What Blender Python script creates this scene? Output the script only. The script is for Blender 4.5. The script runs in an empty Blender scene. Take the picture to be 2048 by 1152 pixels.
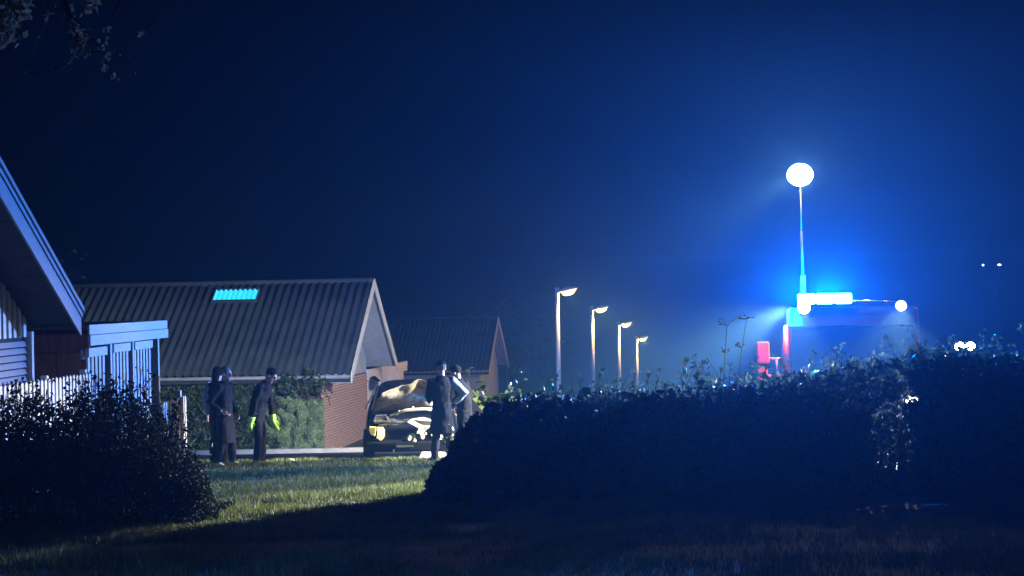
import bpy, math, random
import numpy as np
from mathutils import Vector, Matrix, noise as mnoise

# ------------------------------------------------------------------ camera, world, exposure
S = bpy.context.scene
COL = S.collection
R = math.radians
cd = bpy.data.cameras.new('camera'); cam = bpy.data.objects.new('camera', cd); COL.objects.link(cam)
cd.sensor_width = 36; cd.lens = 57.4; cd.clip_start = .1; cd.clip_end = 600
cam.matrix_world = Matrix.Rotation(R(90.42), 4, 'X') @ Matrix.Rotation(R(-1.1), 4, 'Z')
S.camera = cam

W = bpy.data.worlds.new('World'); S.world = W; W.use_nodes = True
wn = W.node_tree; wn.nodes.clear()
sky = wn.nodes.new('ShaderNodeTexSky'); sky.sky_type = 'NISHITA'; sky.sun_disc = False
sky.sun_elevation = R(4); sky.sun_rotation = R(180)
tint = wn.nodes.new('ShaderNodeMix'); tint.data_type = 'RGBA'; tint.blend_type = 'MULTIPLY'
tint.inputs[0].default_value = 1; tint.inputs[7].default_value = (.10, .28, 1, 1)
bg = wn.nodes.new('ShaderNodeBackground'); bg.inputs[1].default_value = .0001
wo = wn.nodes.new('ShaderNodeOutputWorld')
wn.links.new(sky.outputs[0], tint.inputs[6]); wn.links.new(tint.outputs[2], bg.inputs[0]); wn.links.new(bg.outputs[0], wo.inputs[0])

S.view_settings.view_transform = 'Standard'; S.view_settings.look = 'None'
S.view_settings.exposure = 0; S.view_settings.gamma = 1; S.view_settings.use_curve_mapping = False
S.cycles.use_denoising = True
S.cycles.max_bounces = 6; S.cycles.diffuse_bounces = 2; S.cycles.glossy_bounces = 2
S.cycles.transmission_bounces = 3; S.cycles.transparent_max_bounces = 6; S.cycles.volume_bounces = 1
S.cycles.sample_clamp_indirect = 4

P_MAST = 700; P_WORK = 14000; P_BLUE = 16500; HAZE = .0017; ANISO = .62

rnd = random.Random(7)
NP = np.random.RandomState(11)

# ------------------------------------------------------------------ helpers
def link(o, parent=None):
    COL.objects.link(o)
    if parent is not None: o.parent = parent
    return o

def tag(o, label=None, cat=None, group=None, kind=None):
    if label: o['label'] = label
    if cat: o['category'] = cat
    if group: o['group'] = group
    if kind: o['kind'] = kind
    return o

def empty(name, loc=(0, 0, 0), rz=0, label=None, cat=None, group=None):
    o = bpy.data.objects.new(name, None); o.empty_display_size = .2
    o.location = loc; o.rotation_euler = (0, 0, rz); link(o)
    return tag(o, label, cat, group)

def copy_tree(o, parent=None):
    c = o.copy(); COL.objects.link(c); c.parent = parent
    for ch in list(o.children): copy_tree(ch, c)
    return c

class MB:
    def __init__(s): s.v = []; s.f = []
    def add(s, vs, fs):
        b = len(s.v); s.v += [tuple(v) for v in vs]; s.f += [tuple(i + b for i in f) for f in fs]
    def box(s, x0, x1, y0, y1, z0, z1):
        s.add([(x0,y0,z0),(x1,y0,z0),(x1,y1,z0),(x0,y1,z0),(x0,y0,z1),(x1,y0,z1),(x1,y1,z1),(x0,y1,z1)],
              [(0,3,2,1),(4,5,6,7),(0,1,5,4),(1,2,6,5),(2,3,7,6),(3,0,4,7)]); return s
    def hexa(s, p):   # eight corners, bottom four then top four
        s.add(p, [(0,3,2,1),(4,5,6,7),(0,1,5,4),(1,2,6,5),(2,3,7,6),(3,0,4,7)]); return s
    def loft(s, rings):   # ring = list of points
        n = len(rings[0]); vs = [p for r in rings for p in r]; fs = []
        for i in range(len(rings) - 1):
            for k in range(n):
                a = i*n + k; b = i*n + (k+1) % n
                fs.append((a, b, b+n, a+n))
        fs.append(tuple(reversed(range(n)))); fs.append(tuple(range(len(vs)-n, len(vs))))
        s.add(vs, fs); return s
    def tube(s, pts, rad, n=8, flat=1.0, ref=(0, 1, 0)):
        pts = [Vector(p) for p in pts]
        if not hasattr(rad, '__len__'): rad = [rad]*len(pts)
        rings = []
        for i, p in enumerate(pts):
            t = (pts[min(i+1, len(pts)-1)] - pts[max(i-1, 0)]).normalized()
            rv = Vector(ref)
            if abs(t.dot(rv)) > .95: rv = Vector((1, 0, 0))
            a = t.cross(rv).normalized(); b = a.cross(t).normalized() * flat
            rings.append([p + (a*math.cos(2*math.pi*k/n) - b*math.sin(2*math.pi*k/n))*rad[i] for k in range(n)])
        return s.loft(rings)
    def ball(s, c, r, n=10, m=7, rot=None):
        c = Vector(c)
        if not hasattr(r, '__len__'): r = (r, r, r)
        rings = []
        for i in range(m):
            ph = -math.pi/2 + math.pi*(i + .35)/(m - .3)
            ring = []
            for k in range(n):
                a = 2*math.pi*k/n
                q = Vector((r[0]*math.cos(ph)*math.cos(a), r[1]*math.cos(ph)*math.sin(a), r[2]*math.sin(ph)))
                if rot: q = rot @ q
                ring.append(c + q)
            rings.append(ring)
        return s.loft(rings)
    def poly(s, pts, ext):   # prism: polygon points and an extrusion vector
        e = Vector(ext); a = [Vector(p) for p in pts]; n = len(a)
        fs = [tuple(reversed(range(n))), tuple(range(n, 2*n))] + [(i, (i+1) % n, (i+1) % n + n, i+n) for i in range(n)]
        s.add(a + [p+e for p in a], fs); return s
    def build(s, name, mat, parent=None, smooth=False, bevel=0):
        me = bpy.data.meshes.new(name); me.from_pydata(s.v, [], s.f)
        import bmesh
        b = bmesh.new(); b.from_mesh(me); bmesh.ops.recalc_face_normals(b, faces=b.faces); b.to_mesh(me); b.free()
        if smooth: me.polygons.foreach_set('use_smooth', [True]*len(me.polygons))
        me.materials.append(mat)
        o = link(bpy.data.objects.new(name, me), parent)
        if bevel:
            m = o.modifiers.new('bevel', 'BEVEL'); m.width = bevel; m.segments = 2; m.limit_method = 'ANGLE'
        return o

def remesh(o, vox, smooth=2):
    m = o.modifiers.new('remesh', 'REMESH'); m.mode = 'VOXEL'; m.voxel_size = vox; m.use_smooth_shade = True
    if smooth:
        c = o.modifiers.new('smooth', 'SMOOTH'); c.factor = .5; c.iterations = smooth
    return o

def fast_mesh(name, verts, quads, mat, parent=None, smooth=False):
    """verts (N,3), quads (M,k) numpy arrays"""
    me = bpy.data.meshes.new(name); k = quads.shape[1]
    me.vertices.add(len(verts)); me.vertices.foreach_set('co', verts.astype(np.float32).ravel())
    me.loops.add(quads.size); me.loops.foreach_set('vertex_index', quads.astype(np.int32).ravel())
    me.polygons.add(len(quads)); me.polygons.foreach_set('loop_start', np.arange(0, quads.size, k, dtype=np.int32))
    me.update(calc_edges=True); me.validate()
    if smooth: me.polygons.foreach_set('use_smooth', np.ones(len(me.polygons), dtype=bool))
    me.materials.append(mat)
    return link(bpy.data.objects.new(name, me), parent)

def leaves(name, c, size, mat, parent=None, aspect=.62, up=.3, fold=.18, rs=None):
    """rhombic folded leaves round centres c (N,3); size scalar or (N,)"""
    rs = rs or NP; n = len(c); size = np.broadcast_to(np.asarray(size, float), (n,)) * rs.uniform(.65, 1.3, n)
    d = rs.normal(size=(n, 3)); d[:, 2] -= up*.5; d /= np.linalg.norm(d, axis=1)[:, None]
    nn = rs.normal(size=(n, 3)); nn[:, 2] += up
    s = np.cross(d, nn); s /= np.linalg.norm(s, axis=1)[:, None] + 1e-9
    m = np.cross(s, d)
    L = size[:, None]
    a = c - d*L*.5; t = c + d*L*.5
    l = c - d*L*.06 + s*L*aspect*.5 + m*L*fold; r = c - d*L*.06 - s*L*aspect*.5 + m*L*fold
    l2 = c + d*L*.26 + s*L*aspect*.33 + m*L*fold*.6; r2 = c + d*L*.26 - s*L*aspect*.33 + m*L*fold*.6
    v = np.stack([a, r, r2, t, l2, l], 1).reshape(-1, 3); b = np.arange(n)[:, None]*6
    q = np.concatenate([b + np.array([[0, 1, 2, 3]]), b + np.array([[0, 3, 4, 5]])], 0)
    return fast_mesh(name, v, q, mat, parent)

def terr(y):
    ys = [-20, 0, 27.5, 29.3, 30, 31, 40, 40.3, 48, 57, 71, 85, 91, 100, 175]
    zs = [-1.2, -1.62, -2.71, -2.83, -2.96, -3.03, -3.70, -3.66, -4.34, -4.76, -5.4, -6.2, -6.6, -7.3, -12.5]
    return float(np.interp(y, ys, zs))

# ------------------------------------------------------------------ materials
def mat(name, col, rough=.7, var=.25, scale=6, bump=0, bscale=40, metal=0, spec=.5, emit=None, es=0, coords='Object', trans=0, stretch=None, col2=None, coat=0):
    m = bpy.data.materials.new(name); m.use_nodes = True; nt = m.node_tree; N = nt.nodes; Lk = nt.links
    p = N['Principled BSDF']; out = N['Material Output']
    p.inputs['Roughness'].default_value = rough; p.inputs['Metallic'].default_value = metal
    p.inputs['Specular IOR Level'].default_value = spec; p.inputs['Coat Weight'].default_value = coat
    tc = N.new('ShaderNodeTexCoord'); mp = N.new('ShaderNodeMapping')
    if stretch: mp.inputs['Scale'].default_value = stretch
    Lk.new(tc.outputs[coords], mp.inputs[0])
    nz = N.new('ShaderNodeTexNoise'); nz.inputs['Scale'].default_value = scale; nz.inputs['Detail'].default_value = 6; nz.inputs['Roughness'].default_value = .65
    Lk.new(mp.outputs[0], nz.inputs[0])
    rp = N.new('ShaderNodeValToRGB'); rp.color_ramp.elements[0].position = .3; rp.color_ramp.elements[1].position = .72
    c2 = col2 or tuple(min(1, c*(1+var)) for c in col); c1 = tuple(c*(1-var) for c in col)
    rp.color_ramp.elements[0].color = (*c1, 1); rp.color_ramp.elements[1].color = (*c2, 1)
    Lk.new(nz.outputs[0], rp.inputs[0]); Lk.new(rp.outputs[0], p.inputs['Base Color'])
    if bump:
        n2 = N.new('ShaderNodeTexNoise'); n2.inputs['Scale'].default_value = bscale; n2.inputs['Detail'].default_value = 4
        Lk.new(mp.outputs[0], n2.inputs[0])
        b = N.new('ShaderNodeBump'); b.inputs['Strength'].default_value = bump; b.inputs['Distance'].default_value = .02
        Lk.new(n2.outputs[0], b.inputs['Height']); Lk.new(b.outputs[0], p.inputs['Normal'])
    if emit:
        p.inputs['Emission Color'].default_value = (*emit, 1); p.inputs['Emission Strength'].default_value = es
    if trans:
        t = N.new('ShaderNodeBsdfTranslucent'); Lk.new(rp.outputs[0], t.inputs[0])
        mx = N.new('ShaderNodeMixShader'); mx.inputs[0].default_value = trans
        Lk.new(p.outputs[0], mx.inputs[1]); Lk.new(t.outputs[0], mx.inputs[2]); Lk.new(mx.outputs[0], out.inputs[0])
    return m

def glass(name, tintc=(.004, .005, .007)):
    m = mat(name, tintc, rough=.10, var=.1, spec=.25); return m

M = dict(
    grass_base=mat('soil_grass', (.030, .042, .014), .95, .5, 2.5, .8, 25, col2=(.07, .085, .03)),
    grass=mat('grass_blades', (.065, .115, .02), .7, .45, 3, col2=(.17, .20, .05), trans=.3),
    asphalt=mat('asphalt', (.055, .055, .055), .85, .3, 12, .5, 90),
    kerb=mat('kerb_concrete', (.42, .40, .34), .8, .25, 5, .3, 60),
    white=mat('white_painted_wood', (.62, .60, .60), .5, .1, 3, .15, 30, stretch=(1, 1, 6)),
    verge=mat('grey_verge_board', (.20, .21, .23), .6, .2, 3, .3, 35, stretch=(1, 4, 1)),
    lap=mat('grey_lap_board', (.22, .23, .27), .6, .2, 3, .25, 35),
    white_old=mat('weathered_white_paint', (.66, .68, .64), .6, .18, 2.5, .25, 35),
    greygreen=mat('pale_grey_board', (.50, .55, .52), .7, .12, 3, .15, 30),
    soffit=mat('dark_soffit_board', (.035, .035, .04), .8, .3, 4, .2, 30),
    soffit_l=mat('grey_soffit_board', (.36, .38, .38), .8, .15, 4, .2, 30),
    brown=mat('brown_stained_board', (.40, .13, .09), .75, .3, 4, .3, 30, stretch=(4, 4, 1)),
    darkwood=mat('dark_void_wood', (.012, .011, .012), .9, .2, 4),
    roof=mat('grey_fibre_cement', (.014, .026, .036), .85, .35, 1.6, .4, 30, col2=(.03, .046, .058)),
    roof_dark=mat('dark_roof_felt', (.03, .03, .035), .9, .3, 3, .3, 30),
    brick=mat('red_brick', (.62, .33, .20), .85, .35, 9, .5, 60, col2=(.80, .52, .36)),
    mortar=mat('mortar', (.07, .05, .04), .9, .2, 8, .3, 60),
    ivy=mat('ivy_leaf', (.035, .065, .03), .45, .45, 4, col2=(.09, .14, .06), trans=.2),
    conifer=mat('pale_lit_foliage', (.26, .38, .16), .7, .4, 3, col2=(.46, .56, .28), trans=.25),
    leaf=mat('hedge_leaf', (.022, .040, .016), .6, .5, 3, col2=(.05, .08, .03), trans=.2),
    leaf_gloss=mat('glossy_bramble_leaf', (.10, .16, .08), .25, .4, 4, col2=(.20, .27, .15), trans=.45, spec=.8),
    leaf_green=mat('bright_green_leaf', (.16, .24, .05), .5, .3, 6, col2=(.28, .36, .09), trans=.35),
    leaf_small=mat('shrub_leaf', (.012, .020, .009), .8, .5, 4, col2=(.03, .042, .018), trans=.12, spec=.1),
    leaf_brown=mat('autumn_leaf', (.42, .28, .15), .7, .45, 6, col2=(.65, .48, .28), trans=.3),
    twig=mat('twig_bark', (.06, .045, .035), .85, .3, 10, .3, 60),
    stem=mat('dry_pale_stem', (.60, .56, .46), .7, .3, 20, trans=.4),
    flower=mat('dry_seed_head', (.75, .72, .64), .7, .3, 20, trans=.5),
    pole=mat('galvanised_pole', (.80, .78, .70), .45, .1, 3, metal=.15),
    mastpole=mat('dull_mast_tube', (.03, .032, .035), .8, .1, 3, spec=.1),
    housing=mat('lamp_housing', (.50, .50, .50), .5, .1, 3),
    lampglow=mat('warm_lamp_diffuser', (.9, .85, .7), .5, .02, 3, emit=(1, .52, .17), es=2.0),
    mastglow=mat('floodlight_lens', (.9, .9, .9), .4, .02, 3, emit=(1, .97, .86), es=90),
    workglow=mat('work_lamp_lens', (.9, .9, .9), .4, .02, 3, emit=(1, .93, .80), es=40),
    orangeglow=mat('warm_work_lamp_lens', (.9, .8, .7), .4, .02, 3, emit=(1, .62, .30), es=2.6),
    blueglow=mat('blue_beacon_lens', (.2, .4, .9), .3, .02, 3, emit=(.30, .66, 1), es=6),
    roof_reflection=mat('cyan_skylight_reflection', (.1, .4, .5), .3, .35, 5, emit=(.0, .50, .85), es=1.25),  # emission stands for a reflection on the roof sheet
    red=mat('fire_red_paint', (.16, .006, .003), .6, .1, 3, spec=.15),
    redplastic=mat('red_mirror_plastic', (.80, .03, .004), .6, .05, 3, spec=.15),
    black=mat('black_plastic', (.006, .006, .007), .8, .2, 8, spec=.08),
    rubber=mat('tyre_rubber', (.02, .02, .02), .85, .2, 8),
    chrome=mat('alloy', (.6, .6, .6), .25, .05, 8, metal=1),
    glass=glass('dark_window_glass'),
    carpaint=mat('dark_blue_black_paint', (.008, .010, .018), .3, .2, 3, coat=.25),
    engine=mat('engine_metal', (.13, .13, .12), .4, .5, 14, .6, 30, metal=.4),
    torn=mat('pale_torn_insulation', (.75, .68, .52), .7, .2, 9, .5, 30),
    bonnet=mat('beige_bonnet_underside', (.22, .17, .09), .85, .4, 6, .8, 12, col2=(.50, .40, .22), spec=.1),  # beige underside, mottled paler and darker
    headlamp=mat('yellow_headlamp_lens', (.9, .74, .18), .35, .2, 30, .9, 45, spec=.8),
    coat=mat('dark_navy_cloth', (.011, .0105, .011), .8, .3, 8, .5, 14, spec=.12),
    coat2=mat('black_cloth', (.009, .009, .010), .8, .3, 8, .5, 14, spec=.12),
    rim_cloth=mat('rim_lit_cloth', (.34, .42, .55), .85, .15, 8, .5, 18),  # pale tone carries the backlit rim of an arm
    trous=mat('dark_trouser_cloth', (.009, .0095, .011), .85, .3, 8, .4, 14, spec=.12),
    greytrous=mat('grey_trouser_cloth', (.05, .048, .046), .85, .3, 8, .4, 14, spec=.12),
    skin=mat('skin', (.50, .32, .24), .55, .1, 10),
    hair_g=mat('grey_hair', (.16, .15, .14), .9, .25, 60, .9, 60, spec=.05),
    hair_d=mat('dark_hair', (.02, .015, .012), .9, .3, 60, .9, 60, spec=.05),
    eye=mat('eye', (.1, .08, .07), .2, .1, 5),
    shoe=mat('dark_shoe', (.02, .02, .02), .5, .2, 8),
    shoe_l=mat('pale_shoe', (.6, .56, .5), .6, .1, 8),
    hivis=mat('hi_vis_fabric', (.55, .95, .10), .6, .05, 8),
    paper=mat('crumpled_paper', (.8, .78, .72), .8, .1, 20, .4, 40),
)

# ------------------------------------------------------------------ ground
def strip(name, x0, x1, ys, dz, m, nx=40, rough=0.0, kind='structure', skew=0):
    xs = np.linspace(0, 1, nx+1); v = []
    for y in ys:
        for t in xs:
            x = x0 + (x1-x0)*t + skew*(y-ys[0])
            z = terr(y) + dz
            if rough: z += rough*mnoise.noise(Vector((x*.6, y*.6, 3))) + rough*.5*mnoise.noise(Vector((x*1.9, y*1.9, 8)))
            v.append((x, y, z))
    q = [(j*(nx+1)+i, j*(nx+1)+i+1, (j+1)*(nx+1)+i+1, (j+1)*(nx+1)+i) for j in range(len(ys)-1) for i in range(nx)]
    o = fast_mesh(name, np.array(v), np.array(q), m, smooth=True)
    return tag(o, kind=kind)
strip('ground', -76, 76, list(np.arange(-12, 60, .5)) + list(np.arange(60, 171, 3)), 0, M['grass_base'], 150, .035)
strip('road', -26, 16, [29.5, 30, 31, 33, 35.5, 38, 39.9], .05, M['asphalt'], 30)
strip('street', 3.6, 9.0, list(np.arange(40.5, 170, 4)), .06, M['asphalt'], 8, skew=.145)
k = MB(); k.hexa([(-26, 39.92, terr(40)-.2), (16, 39.92, terr(40)-.2), (16, 40.12, terr(40)-.2), (-26, 40.12, terr(40)-.2),
                  (-26, 39.92, terr(40)+.16), (16, 39.92, terr(40)+.16), (16, 40.12, terr(40)+.16), (-26, 40.12, terr(40)+.16)])
tag(k.build('kerb', M['kerb']), kind='structure')

# grass blades over the lawn in view
def grass(name, n, x0, x1, y0, y1, h, m, w=.009, mask=None):
    x = NP.uniform(x0, x1, n); y = NP.uniform(y0, y1, n)
    cl = np.array([mnoise.noise(Vector((a*.9, b*.9, 0))) + .6*mnoise.noise(Vector((a*3.1, b*3.1, 5))) for a, b in zip(x, y)])
    keep = cl + NP.uniform(-.5, .5, n) > -.25
    if mask is not None: keep &= mask(x, y)
    x, y, cl = x[keep], y[keep], cl[keep]; n = len(x)
    z = np.interp(y, np.linspace(-12, 60, 289), [terr(t) for t in np.linspace(-12, 60, 289)]) - .03
    hh = h*NP.uniform(.4, 1.25, n)*(1 + .6*np.clip(cl, -.6, 1)); a = NP.uniform(0, 2*np.pi, n)
    dx, dy = np.cos(a)*w, np.sin(a)*w; lx, ly = NP.normal(0, .45, n)*hh, NP.normal(0, .45, n)*hh
    v = np.stack([np.stack([x-dx, y-dy, z], 1), np.stack([x+dx, y+dy, z], 1), np.stack([x+lx, y+ly, z+.03+hh], 1)], 1).reshape(-1, 3)
    q = np.arange(3*n).reshape(-1, 3)
    return fast_mesh(name, v, q, m)
g = grass('lawn_grass', 150000, -6.2, 1.5, 15.5, 29.35, .075, M['grass'], .011)
tag(g, 'rough mown grass of the lawn in the floodlight', 'grass', kind='stuff')
g = grass('foreground_grass', 60000, -5.5, 6, 11.5, 17, .08, M['grass'], .007)
tag(g, 'dark unlit grass in the foreground', 'grass', kind='stuff')
g = grass('verge_grass', 30000, -14, -1, 40.3, 48, .08, M['grass'], .016)
tag(g, 'pale grass strip between kerb and brick house', 'grass', kind='stuff')
g = grass('tall_grass', 2600, -5.6, -3.4, 17.2, 19.2, .16, M['grass'], .008)
tag(g, 'taller tufts of grass under the dark shrub at the shadow edge', 'grass', kind='stuff')

# ------------------------------------------------------------------ left gabled house
def left_house():
    t = empty('gabled_house', (-6.45, 21.9, terr(21.9)), 0,
              'near white-boarded house at the left edge with steep white verge', 'house')
    off = Vector((6.45, -21.9, -terr(21.9)))   # world -> local
    def B(name, mb, m, smooth=False, bevel=0):
        mb.v = [tuple(Vector(v) + off) for v in mb.v]; return mb.build(name, m, t, smooth, bevel)
    yr, zr, yf, zf = 15.6, 2.97, 22.0, -.17
    ye = 2*yr - yf
    xr, xl = -5.84, -16
    # roof slab of two slopes
    rf = MB(); th = .07
    for (ya, za, yb, zb) in ((yf, zf, yr, zr), (ye, zf, yr, zr)):
        rf.hexa([(xl, ya, za), (xr, ya, za), (xr, yb, zb), (xl, yb, zb), (xl, ya, za+th), (xr, ya, za+th), (xr, yb, zb+th), (xl, yb, zb+th)])
    B('roof', rf, M['roof_dark'])
    # corrugated covering seen at the edge is thin; verge boards in three proud layers
    def board(name, x0, x1, dz0, dz1, m):
        for (ya, s) in ((yf, 1), (ye, -1)):
            b = MB(); b.hexa([(x0, ya, zf+dz0), (x1, ya, zf+dz0), (x1, yr, zr+dz0), (x0, yr, zr+dz0),
                              (x0, ya, zf+dz1), (x1, ya, zf+dz1), (x1, yr, zr+dz1), (x0, yr, zr+dz1)])
            B(name, b, m)
    board('bargeboard', xr+.002, xr+.03, -.20, .04, M['verge'])
    board('verge_trim', xr+.002, xr+.05, .045, .11, M['lap'])
    board('verge_capping', xr+.002, xr+.075, .115, .18, M['verge'])
    # soffit boards under the overhang
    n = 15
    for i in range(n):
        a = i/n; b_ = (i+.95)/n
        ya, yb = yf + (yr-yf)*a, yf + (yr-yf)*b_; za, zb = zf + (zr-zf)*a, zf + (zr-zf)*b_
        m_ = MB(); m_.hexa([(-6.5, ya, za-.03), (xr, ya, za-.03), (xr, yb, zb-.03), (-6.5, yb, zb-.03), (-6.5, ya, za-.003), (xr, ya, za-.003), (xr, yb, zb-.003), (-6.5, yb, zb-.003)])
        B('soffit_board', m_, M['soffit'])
    # wall core behind the boards
    w = MB(); w.poly([(-6.55, 9.4, -4), (-6.55, 21.85, -4), (-6.55, 21.85, -.16), (-6.55, yr, zr-.06), (-6.55, 9.4, -.16)], (-9, 0, 0))
    B('wall', w, M['darkwood'])
    # vertical slats of the gable
    y = 21.82; z0 = -.37
    while y > 15.7:
        ztop = zf + (yf - y)*(zr-zf)/(yf-yr) - .05
        if ztop > z0 + .03:
            b = MB(); zt2 = zf + (yf-(y-.115))*(zr-zf)/(yf-yr) - .05
            b.hexa([(-6.545, y-.115, z0), (-6.50, y-.115, z0), (-6.50, y, z0), (-6.545, y, z0), (-6.545, y-.115, zt2), (-6.50, y-.115, zt2), (-6.50, y, ztop), (-6.545, y, ztop)])
            B('gable_slat', b, M['white'])
        y -= .215
    # lapped weatherboards
    z = -.45; base = MB()
    base.hexa([(-6.545, 12, -.045), (-6.50, 12, -.045), (-6.50, 21.86, -.045), (-6.545, 21.86, -.045), (-6.545, 12, .025), (-6.525, 12, .025), (-6.525, 21.86, .025), (-6.545, 21.86, .025)])
    first = None
    while z > -2.6:
        if first is None:
            base.v = [tuple(Vector(v) + off) for v in base.v]
            first = base.build('weatherboard', M['lap'], t); o = first
        else:
            o = first.copy(); COL.objects.link(o); o.parent = t
        o.location = (0, 0, z); z -= .092
    cb = MB().box(-6.545, -6.44, 21.86, 21.95, -2.7, -.30); B('corner_post', cb, M['white'])
    return t
left_house()

# ------------------------------------------------------------------ shed / carport with slatted side
def carport():
    X0 = -5.92
    zg = terr(25)
    t = empty('slatted_carport', (X0, 25, zg), 0, 'brown-fronted carport with a white fascia and white slatted side panels', 'carport')
    off = Vector((-X0, -25, -zg))
    def B(name, mb, m, bevel=0):
        mb.v = [tuple(Vector(v) + off) for v in mb.v]; return mb.build(name, m, t, False, bevel)
    B('roof', MB().box(X0-3.2, X0-.04, 22.95, 28.0, -.36, -.30), M['roof_dark'])
    B('fascia_board', MB().box(X0-.03, X0, 22.85, 28.0, -.375, -.235), M['white'], .004)
    B('fascia_board', MB().box(X0-.03, X0+.012, 22.85, 28.0, -.53, -.382), M['white'], .004)
    for z0, z1 in ((-.375, -.235), (-.53, -.382)):
        B('end_fascia', MB().box(X0-3.2, X0-.033, 28.0, 28.03, z0, z1), M['white'])
    # brown front wall of vertical boards with a double door
    x = X0-.03; 
    while x > X0-3.1:
        B('wall_board', MB().box(x-.14, x-.006, 22.95, 22.985, zg-.3, -.26), M['brown']); x -= .142
    B('wall', MB().box(X0-3.1, X0-.05, 22.99, 23.05, zg-.3, -.37), M['darkwood'])
    for k_ in range(2):
        x1 = X0-.14-k_*.36
        d = B('door', MB().box(x1-.335, x1, 22.915, 22.945, zg+.1, -.62), M['brown'], .004)
        if k_ == 0:
            B('door_handle', MB().box(x1-.30, x1-.26, 22.87, 22.913, -1.7, -1.55), M['chrome']).parent = d
    B('wall_lamp', MB().box(X0-.14, X0-.09, 22.86, 22.94, -.72, -.58), M['white'], .01)
    # posts and panels
    def panel(ya, yb, zt):
        f = B('top_rail', MB().box(X0-.035, X0+.02, ya, yb, zt-.12, zt), M['white'])
        B('bottom_rail', MB().box(X0-.035, X0-.005, ya, yb, zg+.08, zg+.18), M['white'])
        n = max(2, round((yb-ya)/.19)); st = (yb-ya)/n
        for i in range(n):
            B('slat', MB().box(X0-.03, X0-.002, ya+i*st+.01, ya+i*st+.01+st*.56, zg+.03, zt-.125), M['white'])
    panel(22.72, 23.75, -.56); panel(24.17, 25.2, -.545); panel(25.52, 26.75, -.545)
    for y in (24.03, 25.44, 27.25):
        B('post', MB().box(X0-.11, X0-.005, y, y+.11, zg-.2, -.535), M['white'], .005)
    B('back_wall', MB().box(X0-.5, X0-.45, 23.1, 27.9, zg-.2, -.37), M['darkwood'])
    return t
carport()

# ------------------------------------------------------------------ picket fence and gate
def fence(name, label, cat, X0, y0, y1, zt0, zt1, pitch, w, post_every, x1=None):
    t = empty(name, (X0, y0, terr(y0)), 0, label, cat)
    n = int((y1-y0)/pitch); pm = None
    for i in range(n+1):
        y = y0 + i*pitch; zt = zt0 + (zt1-zt0)*i/n; zb = terr(y)+.06
        b = MB(); h = zt - zb
        b.poly([(0, -w/2, 0), (0, w/2, 0), (0, w/2, h-.03), (0, 0, h), (0, -w/2, h-.03)], (-.02, 0, 0))
        if pm is None: pm = b.build('picket', M['white'], t); o = pm; h0 = h
        else: o = pm.copy(); COL.objects.link(o); o.parent = t
        o.location = (.03, y-y0, zt - h0 - terr(y0) + rnd.uniform(-.006, .006))
    for dz in (.25, .8 if zt0 < -1.3 else 1.15):
        r = MB(); r.hexa([(-.03, -.05, dz-.04), (.005, -.05, dz-.04), (.005, y1-y0+.05, dz-.04+terr(y1)-terr(y0)), (-.03, y1-y0+.05, dz-.04+terr(y1)-terr(y0)),
                          (-.03, -.05, dz+.04), (.005, -.05, dz+.04), (.005, y1-y0+.05, dz+.04+terr(y1)-terr(y0)), (-.03, y1-y0+.05, dz+.04+terr(y1)-terr(y0))])
        r.build('rail', M['white'], t)
    for y in post_every:
        p = MB().box(-.12, -.035, y-y0-.045, y-y0+.045, terr(y)-terr(y0)-.2, zt0 - terr(y0) + (.10 if zt0 < -1.3 else .0))
        p.build('post', M['white'], t, bevel=.01)
    return t
fence('picket_fence', 'white picket fence half hidden behind the dark shrub at left', 'fence', -5.84, 16.4, 22.5, -.84, -.88, .162, .092, (16.5, 18.6, 20.6, 22.45))
fence('garden_gate', 'low white picket gate just right of the slatted carport', 'gate', -5.76, 26.75, 28.5, -1.56, -1.56, .175, .10, (28.44,))

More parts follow.
